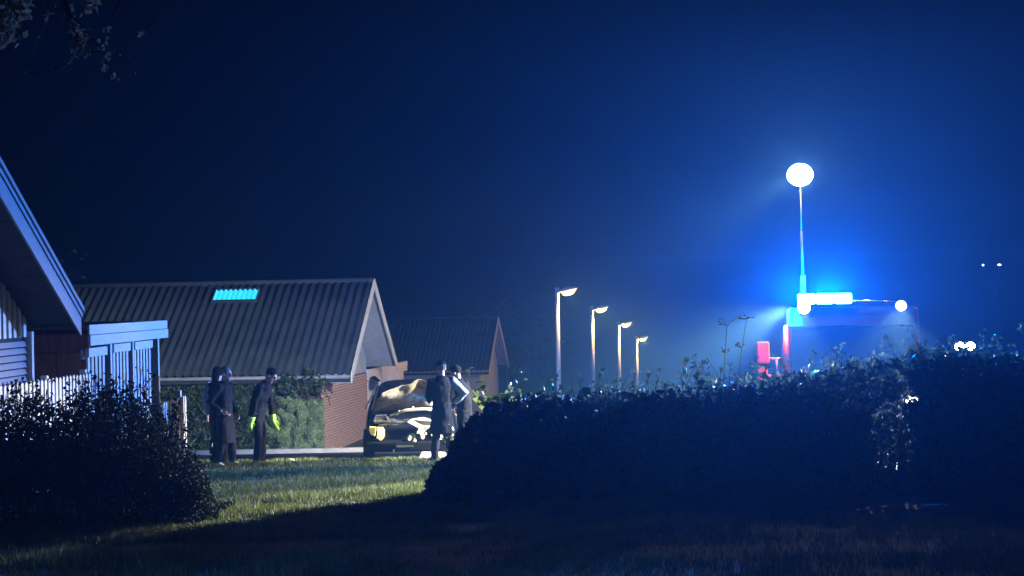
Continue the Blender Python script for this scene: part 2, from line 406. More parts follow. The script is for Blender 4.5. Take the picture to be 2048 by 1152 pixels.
# ------------------------------------------------------------------ ridged houses
def ridged_house(name, label, C, zbase, theta, L, depth, zeave, zridge, brick=True, detail=True, ovh=.95, cat='house'):
    """local frame: +x along the ridge (gable end at x=0 side), +y receding; wall corner at the origin"""
    t = empty(name, (C[0], C[1], zbase), -theta, label, cat)
    ez = zeave - zbase; rz = zridge - zbase; fo = .4; hv = depth/2; v0 = -fo; vr = hv; v1 = depth+fo
    # corrugated roof, front and back
    x0, x1 = -L, ovh
    pitch = .255; n = int((x1-x0)/pitch*8)
    for (ya, yb) in ((v0, vr), (v1, vr)):
        vs = []; fs = []
        for i in range(n+1):
            x = x0 + (x1-x0)*i/n; c = .045*math.cos(2*math.pi*x/pitch)
            for s_ in range(4):
                f = s_/3
                sag = .008*math.sin(x*.9+s_)
                vs.append((x, ya + (yb-ya)*f, ez + (rz-ez)*f + c + .035 + sag))
        m_ = n+1
        q = [(i*4+s_, (i+1)*4+s_, (i+1)*4+s_+1, i*4+s_+1) for i in range(n) for s_ in range(3)]
        o = fast_mesh('roof_sheeting', np.array(vs), np.array(q), M['roof'], t, smooth=True)
        sm = o.modifiers.new('solid', 'SOLIDIFY'); sm.thickness = .012; sm.offset = -1
    rc = MB(); rc.tube([(x0, vr, rz+.03), (x1, vr, rz+.03)], .09, 10); rc.build('ridge_cap', M['roof'], t, True)
    # verge boards on the gable end
    for (ya) in (v0, v1):
        b = MB(); b.hexa([(x1-.02, ya, ez-.22), (x1+.02, ya, ez-.22), (x1+.02, vr, rz-.20), (x1-.02, vr, rz-.20), (x1-.02, ya, ez+.07), (x1+.02, ya, ez+.07), (x1+.02, vr, rz+.10), (x1-.02, vr, rz+.10)])
        b.build('bargeboard', M['white_old'], t)
    # soffits
    for (ya) in (v0, v1):
        b = MB(); b.hexa([(-.1, ya, ez-.05), (x1-.02, ya, ez-.05), (x1-.02, vr, rz-.05), (-.1, vr, rz-.05), (-.1, ya, ez-.02), (x1-.02, ya, ez-.02), (x1-.02, vr, rz-.02), (-.1, vr, rz-.02)])
        b.build('soffit', M['soffit_l'], t)
    ht = ez - .20
    if brick and detail:
        MB().box(-L+.4, -.03, .03, depth-.03, -.4, ht).build('wall', M['mortar'], t)
        # brick courses with recessed joints on gable end and front corner
        bc = MB(); z = -.1; r = 0; rr = random.Random(3)
        while z < ht - .06:
            y = .0 if r % 2 else -.0
            first = .115 if r % 2 else .235
            yy = 0; wlen = first
            while yy < depth - .02:
                e = min(yy+wlen, depth); d = rr.uniform(-.004, .004)
                bc.box(-.05, .0+d, yy+.004, e-.004, z, z+.063); yy = e+.004; wlen = .232
            z += .085; r += 1
        o = bc.build('gable_brickwork', M['brick'], t); o['kind'] = 'stuff'
    else:
        MB().box(-L+.4, 0, 0, depth, -.4, ht).build('wall', M['brick'] if brick else M['greygreen'], t)
    g_ = MB(); g_.poly([(-.10, .0, ht-.03), (-.10, depth, ht-.03), (-.10, depth, ez+.22), (-.10, vr, rz-.06), (-.10, .0, ez+.22)], (.07, 0, 0))
    g_.build('gable_panel', M['greygreen'], t)
    # eaves fascia + gutter
    MB().box(-L, x1-.03, v0-.0, v0+.03, ez-.20, ez-.03).build('fascia', M['roof'], t)
    MB().box(-.9, x1-.05, v0+.04, -.02, ez-.22, ez-.19).build('eave_box', M['white_old'], t)
    gt = MB(); gt.tube([(-L, v0-.06, ez-.05), (x1-.05, v0-.06, ez-.04)], .055, 8); gt.build('gutter', M['lap'], t, True)
    return t
ZB = -4.36
mh = ridged_house('brick_house', 'brick gable-ended house with grey corrugated roof and cyan reflection built as a framed glowing sheet', (-5.62, 48), ZB, R(6.2), 11.5, 6.7, -2.10, .66)
# cyan reflection on the main house roof, built as a ribbed translucent sheet in a frame with emission
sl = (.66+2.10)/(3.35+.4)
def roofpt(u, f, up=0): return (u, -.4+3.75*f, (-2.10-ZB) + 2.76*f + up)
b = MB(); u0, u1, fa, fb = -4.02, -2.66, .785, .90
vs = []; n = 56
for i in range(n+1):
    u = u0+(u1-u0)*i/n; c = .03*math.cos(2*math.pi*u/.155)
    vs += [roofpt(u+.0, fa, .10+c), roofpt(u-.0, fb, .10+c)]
so = fast_mesh('roof_reflection', np.array(vs), np.array([(2*i, 2*i+2, 2*i+3, 2*i+1) for i in range(n)]), M['roof_reflection'], mh, True)
fr = MB()
for (ua, ub, f0, f1) in ((u0-.05, u1+.05, fa-.012, fa-.002), (u0-.05, u1+.05, fb+.002, fb+.012), (u0-.05, u0-.01, fa, fb), (u1+.01, u1+.05, fa, fb)):
    fr.hexa([roofpt(ua, f0, .03), roofpt(ub, f0, .03), roofpt(ub, f1, .03), roofpt(ua, f1, .03), roofpt(ua, f0, .12), roofpt(ub, f0, .12), roofpt(ub, f1, .12), roofpt(ua, f1, .12)])
fr.build('skylight_frame', M['roof'], so)

# garage / carport screen beyond the brick house
def garage():
    th = R(6.2); ox = -5.62 + math.sin(th)*6.9; oy = 48 + math.cos(th)*6.9
    zb = terr(oy) - .1
    t = empty('white_garage', (ox, oy, zb), -th, 'white boarded garage with deep fascia beyond the brick gable', 'garage')
    L = 6.6; zt = -2.24 - zb
    MB().box(-.06, .05, -.1, L+.75, zt-.17, zt).build('fascia_board', M['white'], t)
    MB().box(-.06, .035, -.1, L+.75, zt-.36, zt-.176).build('fascia_board', M['white'], t)
    MB().box(-3, -.07, -.1, L+.7, zt-.15, zt-.06).build('roof', M['roof_dark'], t)
    y = 0; i = 0
    while y < L:
        w = .40
        MB().box(-.06, -.012 + (.01 if i % 2 else 0), y+.008, y+w-.008, -.2, zt-.37).build('wall_board', M['white'], t); y += w; i += 1
    MB().box(-3, -.07, 0.02, L-.05, -.2, zt-.16).build('wall', M['darkwood'], t)
    for yy in (1.9, 3.9, 5.5):
        MB().box(-.01, .03, yy, yy+.07, -.2, zt-.37).build('batten', M['white_old'], t)
    d = MB().box(-.005, .03, .35, .42, .9, 1.4); d.build('wall_vent', M['darkwood'], t)
    return t
garage()
def bird_house():
    t = empty('bird_house', (-4.72, 55.0, -2.93), R(-10), 'small dark pitched-roof bird house on the white garage wall', 'bird house')
    MB().poly([(-.13, -.1, 0), (.13, -.1, 0), (.13, -.1, .30), (0, -.1, .42), (-.13, -.1, .30)], (0, .22, 0)).build('box', M['soffit'], t)
    for s in (-1, 1):
        MB().poly([(0, -.17, .43), (s*.20, -.17, .27), (s*.20, -.17, .30), (0, -.17, .46)], (0, .34, 0)).build('roof_panel', M['black'], t)
    r = MB(); r.tube([(0, -.101, .22), (0, -.12, .22)], .035, 10); r.build('entrance_hole', M['darkwood'], t)
    r = MB(); r.tube([(0, -.1, .12), (0, -.2, .12)], .008, 6); r.build('perch', M['twig'], t)
    MB().box(-.03, .03, .12, .16, -.6, .2).build('bracket', M['white_old'], t)
bird_house()
dh = ridged_house('distant_house', 'faint distant house whose pale gable rises behind the two people by the car', (-1.9, 91.2), -6.5, R(6.9), 13, 8, -3.9, -1.05, brick=False, detail=False, ovh=.6)

# ------------------------------------------------------------------ foliage on the brick house wall
def hcoord(pts):   # house local -> world
    th = R(6.2); c, s = math.cos(th), math.sin(th); p = np.asarray(pts, float)
    return np.stack([-5.62 + p[:, 0]*c + p[:, 1]*s, 48 - p[:, 0]*s + p[:, 1]*c, p[:, 2]], 1)
n = 26000; u = NP.uniform(-11.2, -1.2, n); z = NP.uniform(-4.5, -2.2, n)  # dark ivy left, pale climber right: wall's shadow edge put into leaf colours
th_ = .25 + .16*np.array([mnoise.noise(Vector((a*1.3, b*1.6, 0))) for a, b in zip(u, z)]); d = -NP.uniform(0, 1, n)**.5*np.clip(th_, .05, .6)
t = empty('ivy', tuple(hcoord([(-6, 0, -4.35)])[0]), 0, 'dark ivy on the house wall behind the people, its tone also standing for shadow', 'ivy')
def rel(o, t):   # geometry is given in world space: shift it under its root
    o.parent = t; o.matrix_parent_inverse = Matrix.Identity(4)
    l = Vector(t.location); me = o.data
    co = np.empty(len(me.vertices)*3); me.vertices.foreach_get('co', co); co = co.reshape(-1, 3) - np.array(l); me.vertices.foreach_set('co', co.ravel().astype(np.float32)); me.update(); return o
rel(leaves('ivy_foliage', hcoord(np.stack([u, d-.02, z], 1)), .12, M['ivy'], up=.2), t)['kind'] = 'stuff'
sb = MB()
for i in range(22):
    x = rnd.uniform(-11, -1.5); p = [(x, -.04, -4.4)]
    for k_ in range(6): x += rnd.uniform(-.25, .25); p.append((x, -.05, -4.4+.38*(k_+1)))
    sb.tube([tuple(q) for q in hcoord(p)], [.025-.003*i2 for i2 in range(7)], 5)
rel(sb.build('ivy_stem', M['twig']), t)
# pale clipped climber right of them, its paler leaf standing for the lit part
t = empty('clipped_climber', tuple(hcoord([(-.8, 0, -4.35)])[0]), 0, 'pale green clipped climber at the brick corner, bright light put partly into its colour', 'climbing plant')
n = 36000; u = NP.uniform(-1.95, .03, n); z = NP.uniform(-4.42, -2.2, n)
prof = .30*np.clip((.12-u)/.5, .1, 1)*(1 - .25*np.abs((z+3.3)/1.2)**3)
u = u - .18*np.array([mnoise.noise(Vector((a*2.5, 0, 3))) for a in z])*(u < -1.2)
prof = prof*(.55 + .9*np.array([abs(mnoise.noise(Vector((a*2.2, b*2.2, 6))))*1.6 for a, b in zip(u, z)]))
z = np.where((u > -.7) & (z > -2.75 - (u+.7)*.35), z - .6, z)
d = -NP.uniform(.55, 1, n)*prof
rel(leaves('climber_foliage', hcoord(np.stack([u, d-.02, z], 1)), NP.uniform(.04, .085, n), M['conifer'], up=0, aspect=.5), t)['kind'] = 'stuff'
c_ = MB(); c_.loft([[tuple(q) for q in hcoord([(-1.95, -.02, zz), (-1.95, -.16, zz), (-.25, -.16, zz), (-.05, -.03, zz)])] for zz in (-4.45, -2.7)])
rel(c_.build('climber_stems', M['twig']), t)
t = empty('climbing_shrub', tuple(hcoord([(-.5, 0, -4.35)])[0]), 0, 'loose leafy shoots climbing over the eave above the brick corner', 'climbing plant')
pts = []
sb = MB()
for i in range(9):
    x = rnd.uniform(-1.1, .25); y = -.45; zz = -2.55; p = [(x, -.15, -3.0), (x, -.3, -2.75)]
    for k_ in range(6):
        x += rnd.uniform(-.12, .14); y += rnd.uniform(-.05, .02); zz += rnd.uniform(.02, .14); p.append((x, y, zz))
        for j in range(16): pts.append((x+rnd.gauss(0, .09), y+rnd.gauss(0, .06), zz+rnd.gauss(0, .08)))
    sb.tube([tuple(q) for q in hcoord(p)], .012, 5)
rel(leaves('leaf_cluster', hcoord(pts), .10, M['ivy'], up=.2), t)['kind'] = 'stuff'
rel(sb.build('shoot', M['twig']), t)

# ------------------------------------------------------------------ street lamps
def street_lamp():
    t = empty('street_lamp', (0, 0, 0))
    H = 5.0
    p = MB(); p.tube([(0, 0, -.1), (0, 0, 2.5), (0, 0, H-.2)], [.09, .078, .062], 12); p.build('pole', M['pole'], t, True)
    p = MB(); p.tube([(0, 0, 0), (0, 0, .8)], [.10, .095], 12); p.build('pole_base', M['pole'], t, True)
    p = MB(); p.tube([(0, 0, H-.28), (0, 0, H+.12)], .075, 12); p.build('pole_collar', M['housing'], t, True)
    tl = math.tan(R(13)); A = []
    for i in range(9):
        f = i/8; x = .02+.72*f; w = .05 + .13*math.sin(math.pi*min(1, f*.62+.18)); h = .10*math.sin(math.pi*(f*.75+.22))+.01
        if i == 8: w *= .45; h *= .4
        z = H - .06 + x*tl
        A.append([(x, w*math.cos(a), z + max(0, h*math.sin(a)) - .01*(math.sin(a) < 0)) for a in [2*math.pi*k/12 for k in range(12)]])
    p = MB(); p.loft(A); p.build('lamp_head', M['housing'], t, True)
    A = []
    for i in range(7):
        f = i/6; x = .13+.56*f; s = math.sqrt(max(.02, 1-(2*f-1)**2)); z = H - .075 + x*tl
        A.append([(x, .125*s*math.cos(a), z - .085*s + .085*s*math.sin(a)) for a in [2*math.pi*k/12 for k in range(12)]])
    p = MB(); p.loft(A); p.build('diffuser', M['lampglow'], t, True)
    return t
def lamp_light(loc, power, parent=None, col=(1, .58, .20), r=.08, name='lamp_light', spot=None, aim=None, blend=.3):
    l = bpy.data.lights.new(name, 'SPOT' if spot else 'POINT'); l.energy = power; l.color = col; l.shadow_soft_size = r
    if spot: l.spot_size = spot; l.spot_blend = blend
    o = link(bpy.data.objects.new(name, l), parent); o.location = loc
    if aim is not None: o.rotation_euler = Vector(aim).to_track_quat('-Z', 'Y').to_euler()
    return o
L0 = street_lamp(); L0.name = 'street_lamp'
spots = [(1.57, 57, .28, 'tallest and nearest of the four warm street lamps in a row'), (3.46, 71, -.46, 'second street lamp from the left, behind the tallest one'),
         (5.51, 85, -1.36, 'third street lamp, thin pale pole, before the last one'), (7.57, 100, -2.50, 'farthest and shortest street lamp of the lit row')]
for i, (x, y, z, lab) in enumerate(spots):
    o = L0 if i == 0 else copy_tree(L0)
    o.location = (x, y, z-5.0); tag(o, lab, 'street lamp', 'street lamps down the road')
    o.rotation_euler.z = R((0, 4, -6, 3)[i])
    lamp_light((.42, 0, 4.72), 440, o)
# two faint lamps far to the right
fm = mat('faint_lamp', (.8, .8, .8), .5, .02, 3, emit=(.8, .86, 1), es=3)
for i, (x, lab) in enumerate(((23.1, 'left one of two tiny pale lamps far off at right'), (23.9, 'right one of two tiny pale lamps far off at right'))):
    t = empty('distant_lamp', (x, 80, terr(80)), 0, lab, 'street lamp', 'tiny far lamps')
    p = MB(); p.tube([(0, 0, 0), (0, 0, 7.2)], .018, 6); p.build('pole', M['black'], t)
    p = MB(); p.ball((0, 0, 7.18 + .0), (.10 if i else .06, .06, .05), 8, 5); p.build('lamp_head', fm, t)

# ------------------------------------------------------------------ fire engine
def fire_engine():
    TY = R(-11.5)
    zg = terr(29.5); X = 5.88
    t = empty('fire_engine', (X, 28.3, zg), TY, 'red fire engine behind the hedge with glaring blue roof lights', 'fire engine')
    H = -.26 - zg   # roof height
    hw = 1.14
    def prism(name, prof, x0, x1, m, par=t, bevel=0):
        return MB().poly([(x0, y, z) for y, z in prof], (x1-x0, 0, 0)).build(name, m, par, bevel=bevel)
    prism('cab', [(0, .45), (0, 1.32), (.05, 1.42), (.24, H-.28), (.42, H-.02), (.6, H), (2.1, H), (2.1, .45)], -hw, hw, M['red'], bevel=.03)
    w = prism('windscreen', [(.035, 1.45), (.022, 1.45), (.205, H-.31), (.218, H-.31)], -hw+.10, hw-.10, M['glass'])
    for s in (-.35, .35):
        m_ = MB(); m_.tube([(s-.3, .0, 1.47), (s+.25, .10, 1.86)], .012, 6); m_.build('wiper', M['black'], w)
    prism('bumper', [(-.16, .38), (-.16, .72), (.02, .76), (.02, .38)], -hw-.02, hw+.02, M['white'], bevel=.02)
    MB().hexa([(-hw+.07, .14, H-.33), (hw-.07, .14, H-.33), (hw-.07, .42, H+.0), (-hw+.07, .42, H+.0), (-hw+.07, .10, H-.30), (hw-.07, .10, H-.30), (hw-.07, .40, H+.02), (-hw+.07, .40, H+.02)]).build('added_dark_header_panel', M['black'], t)  # black panel added to keep the cab header dark under the lamps
    gr = MB().box(-.6, .6, -.02, -.003, .85, 1.25).build('grille', M['black'], t)
    for i in range(4): MB().box(-.57, .57, -.035, -.022, .88+i*.09, .92+i*.09).build('grille_bar', M['chrome'], gr)
    for s in (-1, 1):
        MB().box(s*.98-.15, s*.98+.15, -.03, -.003, .82, 1.10).build('headlight_housing', M['chrome'], t, bevel=.02)
        d = MB().box(s*(hw+.004), s*(hw+.012), .35, 1.45, .75, H-.15)
        d = d.build('door', M['red'], t)
        MB().box(s*(hw+.014), s*(hw+.02), .5, 1.35, 1.5, H-.25).build('side_window', M['glass'], d)
        MB().box(s*(hw+.014), s*(hw+.05), 1.25, 1.4, 1.3, 1.35).build('door_handle', M['black'], d)
        for y in (.95, 5.0):
            wm = MB(); wm.tube([(s*(hw-.28), y, .45), (s*(hw+.01), y, .45)], .46, 24, ref=(0, 0, 1)); wh = wm.build('wheel', M['rubber'], t, bevel=.02)
            wm = MB(); wm.tube([(s*(hw+.0), y, .45), (s*(hw+.025), y, .45)], .26, 18, ref=(0, 0, 1)); wm.build('rim', M['chrome'], wh)
    MB().box(-hw-.03, hw+.03, 2.16, 6.6, .5, H-.08).build('equipment_body', M['red'], t, bevel=.03)
    for s in (-1, 1):
        for k_ in range(3): MB().box(s*(hw+.032), s*(hw+.045), 2.35+k_*1.42, 3.65+k_*1.42, .95, H-.3).build('roller_shutter', M['chrome'], t)
    # mirrors on the driver's (camera-left) side and far side
    for s in (-1,):
        m0 = MB(); m0.tube([(s*hw, .15, 1.78), (s*(hw+.17), .12, 1.74), (s*(hw+.36), .12, 1.76)], .022, 8)
        m0.tube([(s*hw, .12, 1.50), (s*(hw+.15), .12, 1.42), (s*(hw+.36), .12, 1.46)], .022, 8)
        m0.tube([(s*(hw+.16), .12, 1.42), (s*(hw+.17), .12, 1.74)], .02, 8)
        arm = m0.build('mirror_arm', M['redplastic'], t, True)
        xx = s*(hw+.40)
        MB().hexa([(xx-.11, .04, 1.66), (xx+.11, .04, 1.66), (xx+.10, .2, 1.66), (xx-.10, .2, 1.66), (xx-.115, .05, 2.05), (xx+.115, .05, 2.05), (xx+.09, .2, 2.03), (xx-.09, .2, 2.03)]).build('wing_mirror', M['redplastic'], t, bevel=.025)
        xx = s*(hw+.42)
        MB().hexa([(xx-.09, .04, 1.32), (xx+.09, .04, 1.32), (xx+.09, .2, 1.32), (xx-.09, .2, 1.32), (xx-.10, .05, 1.62), (xx+.10, .05, 1.62), (xx+.09, .2, 1.60), (xx-.09, .2, 1.60)]).build('wide_angle_mirror', M['redplastic'], t, bevel=.025)
        pl = MB(); pl.tube([(s*(hw-.0), -.0, 1.5), (s*(hw+.01), .06, 1.9), (s*(hw+.0), .16, 2.32)], [.06, .05, .035], 8)
        pl.build('lit_pillar', M['redplastic'], t, True)  # stands for the lit cab pillar, lamp light put into the brighter red
    # blue light bar
    zb = H + .03
    bar = MB().box(-.94, .02, .28, .52, zb, zb+.05).build('light_bar', M['black'], t, bevel=.01)
    for k_ in range(3):
        x0 = -.93+k_*.318
        lm = MB().box(x0, x0+.305, .27, .53, zb+.05, zb+.24); lm.build('beacon_lens', M['blueglow'], bar, bevel=.03)
    rl = MB(); rl.tube([(.03, .3, zb+.10), (.86, .3, zb+.085)], .014, 8); rl.build('roof_rail', M['chrome'], t, True)
    for x, dz in ((.03, 0), (.44, 0), (.86, 0)):
        pass
    for (x, m_, rr, nm) in ((-.82, M['workglow'], .11, 'work_lamp'), (.84, M['orangeglow'], .095, 'work_lamp')):
        h = MB(); h.tube([(x, .30, H+.03), (x, .12, H+.03)], [rr*.8, rr*1.08], 16, ref=(0, 0, 1)); hh = h.build(nm, M['black'], t, True)
        l_ = MB(); l_.ball((x, .10, H+.03), (rr, .07, rr), 14, 9); l_.build('lens', m_, hh, True)
        MB().box(x-.02, x+.02, .2, .26, H-.02, H+.0).build('bracket', M['black'], hh)
    # telescopic mast with floodlight head
    zt = 2.13 - zg
    ms = MB(); ms.tube([(-.84, .72, 1.0), (-.84, .72, H+.6)], .05, 10); ms.tube([(-.84, .72, H+.5), (-.85, .72, H+1.4)], .022, 10); ms.tube([(-.85, .72, H+1.3), (-.85, .72, zt-.2)], .013, 10)
    mo = ms.build('mast', M['mastpole'], t, True)
    hd = MB(); hd.tube([(-.97, .72, zt-.13), (-.73, .72, zt-.13)], .02, 8); hd.tube([(-.85, .66, zt), (-.85, .78, zt)], [.13, .10], 20, ref=(0, 0, 1)); ho = hd.build('floodlight_head', M['housing'], mo, bevel=.01)
    for (dx, dz) in ((0, 0),):
        l_ = MB(); l_.ball((-.85+dx, .62, zt+dz), (.225, .12, .195), 32, 17); l_.build('floodlight_lens', M['mastglow'], ho, True)
    # light that these lamps give off
    lamp_light((-.85, .42, zt), P_MAST, t, (1, .96, .84), .10, 'floodlight_light')
    UN = Matrix.Rotation(-TY, 3, 'Z')     # the engine is turned; these aims are compass directions
    for aim, cone, f in (((-6.2, -6.2, -2.3), 42, .95), ((-5.3, -7.0, -2.35), 22, 2.2), ((-11, -5.0, -.5), 32, .06), ((-6.8, .9, -2.1), 18, 1.3), ((-6.8, -.7, -2.6), 34, .75)):
        lamp_light((-1.03, .02, H+.06), P_WORK*f, t, (1, .90, .62), .06, 'work_lamp_light', spot=R(cone), aim=UN @ Vector(aim), blend=.8)
    for aim, cone, f in (((-11.5, 22, -4.6), 50, 2.7), ((-7, 1.2, -4.4), 40, 1.3)):
        lamp_light((-.98, .48, zt-.05), P_WORK*f, t, (1, .93, .70), .10, 'floodlight_light', spot=R(cone), aim=UN @ Vector(aim), blend=.8)
    lamp_light((-.82, -.0, H+.03), 3600, t, (1, .95, .85), .05, 'work_lamp_light', spot=R(44), aim=(-.12, -1, -.42), blend=.6)
    lamp_light((.84, -.0, H+.03), 4200, t, (1, .85, .6), .05, 'work_lamp_light', spot=R(34), aim=(-.08, -1, -.34), blend=.6)
    lamp_light((-.94, -.06, H+.03), 480, t, (1, .92, .8), .05, 'work_lamp_light', spot=R(56), aim=(-.62, .16, -.78), blend=.8)
    lamp_light((.84, -.06, H+.03), 8, t, (1, .6, .3), .06, 'work_lamp_light')
    for x, y, p in ((-1.03, .38, .4), (-.46, .40, .35), (-.16, .40, .25)):
        lamp_light((x, y, zb+.31), P_BLUE*p, t, (.0, .20, 1), .05, 'beacon_light')
    # headlights (dipped, seen through the hedge)
    for s in (-1, 1):
        l_ = MB(); l_.ball((s*.98, -.05, .99), (.10, .05, .09), 12, 7); l_.build('headlight', M['workglow'], t, True)
        lamp_light((s*.98, -.16, .99), 3300, t, (1, .88, .68), .05, 'headlight_light', spot=R(40), aim=(-.10*s, -1, -.06), blend=.9)
    return t
fire_engine()

def tripod_light():
    zg = terr(30); t = empty('tripod_floodlight', (8.29, 30, zg), 0, 'bright white twin floodlight shining just above the hedge at far right', 'floodlight')
    for a in (90, 210, 330):
        m_ = MB(); m_.tube([(0, 0, 1.0), (.5*math.cos(R(a)), .5*math.sin(R(a)), 0)], .014, 6); m_.build('leg', M['black'], t)
    m_ = MB(); m_.tube([(0, 0, .8), (0, 0, 1.85)], .02, 8); m_.build('pole', M['black'], t)
    m_ = MB(); m_.tube([(-.2, 0, 1.85), (.2, 0, 1.85)], .015, 6); m_.build('crossbar', M['black'], t)
    for x in (-.10, .10):
        h = MB().box(x-.095, x+.095, -.04, .05, 1.86, 2.04).build('lamp_head', M['black'], t, bevel=.01)
        l_ = MB(); l_.ball((x, -.04, 1.95), (.088, .04, .078), 16, 9); l_.build('lens', M['workglow'], h, True)
    lamp_light((0, -.2, 1.93), 60, t, (1, .9, .75), .06, 'floodlight_light', spot=R(120), aim=(-.1, -1, -.1), blend=.5)
tripod_light()

# ------------------------------------------------------------------ damaged car
def car():
    zg = terr(30.8)+.05
    t = empty('damaged_car', (-1.87, 29.85, zg), R(4), 'dark hatchback with smashed front and buckled raised bonnet, facing the lawn', 'car')
    # body: sections along y (front at 0, rear 3.9); half width, sill z, shoulder z, roof z, roof half width
    secs = [(0.00, .66, .28, .60, .62, .60), (.12, .80, .22, .68, .70, .72), (.55, .85, .20, .74, .78, .74), (.95, .87, .20, .84, .90, .74), (1.15, .87, .20, .86, .94, .74),
            (1.75, .88, .20, .90, 1.38, .60), (2.3, .88, .20, .91, 1.43, .60), (3.0, .87, .20, .92, 1.42, .59), (3.55, .85, .22, .92, 1.25, .57), (3.85, .80, .26, .90, .98, .60), (3.95, .70, .32, .80, .84, .58)]
    def ring(s):
        y, w, zs, zh, zr, wr = s
        pts = [(-w*.92, zs), (-w, zs+.12), (-w, (zs+zh)*.5), (-w*.985, zh), (-wr-.03, zr-.07), (-wr+.12, zr), (0, zr+.015)]
        pts = pts + [(-x, z) for x, z in reversed(pts[:-1])]
        return [(x, y, z) for x, z in pts]
    b = MB(); b.loft([ring(s) for s in secs]); o = b.build('body', M['carpaint'], t, True)
    sb_ = o.modifiers.new('sub', 'SUBSURF'); sb_.levels = 1; sb_.render_levels = 2
    # windscreen and side glass, proud of the body
    MB().hexa([(-.68, 1.13, .935), (.68, 1.13, .935), (.68, 1.15, .94), (-.68, 1.15, .94), (-.56, 1.68, 1.37), (.56, 1.68, 1.37), (.56, 1.70, 1.38), (-.56, 1.70, 1.38)]).build('windscreen', M['glass'], t)
    for s in (-1, 1):
        for (ya, yb, yc, yd) in ((1.35, 2.25, 1.85, 2.25), (2.32, 3.3, 2.32, 3.0)):
            MB().hexa([(s*.875, ya, .93), (s*.89, ya, .93), (s*.89, yb, .93), (s*.875, yb, .93), (s*.65, yc, 1.33), (s*.665, yc, 1.33), (s*.665, yd, 1.33), (s*.65, yd, 1.33)]).build('side_window', M['glass'], t)
        for y in (.72, 3.2):
            w = MB(); w.tube([(s*.70, y, .30), (s*.90, y, .30)], .31, 24, ref=(0, 0, 1)); wh = w.build('wheel', M['rubber'], t, bevel=.015)
            w = MB(); w.tube([(s*.89, y, .30), (s*.912, y, .30)], .19, 14, ref=(0, 0, 1)); w.build('rim', M['chrome'], wh)
        if s > 0:
            m_ = MB(); m_.ball((s*.98, 1.35, .98), (.10, .06, .07), 10, 7); m_.build('wing_mirror', M['carpaint'], t, True)
        # A-pillar trim
        m_ = MB(); m_.tube([(s*.76, 1.14, .93), (s*.63, 1.68, 1.36)], .022, 6); m_.build('pillar_trim', M['chrome'], t)
        # headlamp: bulged lens in a dark surround with a broken seam
        hx = s*.63
        hl = MB(); hl.hexa([(hx-.15, -.03, .47), (hx+.12, .03, .50), (hx+.13, .2, .50), (hx-.12, .2, .47), (hx-.17, .02, .70), (hx+.16, .08, .72), (hx+.15, .25, .72), (hx-.14, .25, .70)])
        ob = hl.build('headlight_surround', M['black'], t, bevel=.02)
        for pg in ([(-.17, .66), (-.15, .71), (-.02, .70), (-.03, .62), (-.05, .53), (-.13, .56)], [(-.01, .70), (.10, .69), (.13, .62), (.11, .50), (.05, .45), (-.03, .50), (-.015, .60)]):
            l_ = MB(); l_.poly([(hx+a_, -.09 + abs(a_)*.2, z_) for a_, z_ in pg], (0, .12, 0)); l_.build('lens', M['headlamp'], ob, bevel=.012)
    # bumper, cracked, with lower opening
    bp = MB(); bp.loft([[(x, y0+.0 - .10*(1-(x/.85)**2), z) for (y0, z) in ((.02, .24), (-.06, .27), (-.07, .40), (-.01, .46), (.1, .46), (.1, .24))] for x in np.linspace(-.84, .84, 13)])
    bo = bp.build('bumper', M['black'], t, bevel=.008)
    MB().box(-.30, .02, -.18, -.155, .33, .37).build('trim_strip', M['chrome'], bo)
    MB().box(-.36, -.33, -.19, -.165, .24, .30).build('tow_eye_cover', M['chrome'], bo)
    # hanging undertray catching the light
    MB().hexa([(.02, -.26, .03), (.60, -.22, .02), (.60, -.06, .02), (.02, -.06, .03), (.16, -.20, .235), (.60, -.18, .215), (.60, -.06, .215), (.16, -.06, .235)]).build('torn_undertray', M['torn'], t, bevel=.02)
    # engine bay
    rr = random.Random(5); eb = MB()
    for i in range(26):
        x = rr.uniform(-.6, .6); y = rr.uniform(.10, .6); s = rr.uniform(.03, .11)
        eb.hexa([(x+dx*s*rr.uniform(.7, 1.2), y+dy*s, .70+dz*s*.8+rr.uniform(-.01, .04)) for dz in (0, 1) for dx, dy in ((-1, -1), (1, -1), (1, 1), (-1, 1))])
    eb.tube([(-.62, .05, .74), (-.3, -.02, .77), (.1, -.03, .76), (.5, .02, .78)], .03, 7)
    eb.build('engine_block', M['engine'], t, bevel=.006)
    sbx = MB(); sbx.tube([(-.40, .10, .90), (-.1, .06, .985), (.25, .04, 1.0), (.56, .06, .96)], [.022, .03, .03, .035], 8); sbx.tube([(-.28, .1, .90), (-.22, .08, .98)], .02, 6); sbx.tube([(.0, .08, .98), (.02, .06, 1.05)], .018, 6)
    sbx.build('bonnet_slam_panel', M['torn'], t, True)
    tb = MB(); tb.box(-.68, -.42, -.02, .12, .82, .87); tb.tube([(-.70, -.02, .80), (-.66, -.02, .90), (-.48, -.02, .91), (-.44, -.02, .80), (-.70, -.02, .80)], .02, 6); tb.build('broken_bracket', M['engine'], t)
    tn = MB()
    tn.poly([(.06, -.12, .70), (.20, -.16, .60), (.34, -.12, .70), (.60, -.14, .68), (.72, -.10, .84), (.56, -.10, .82), (.40, -.16, .79), (.20, -.08, .86), (-.02, -.08, .83), (-.1, -.10, .78)], (0, .06, 0))
    tn.build('torn_insulation', M['torn'], t, bevel=.008)
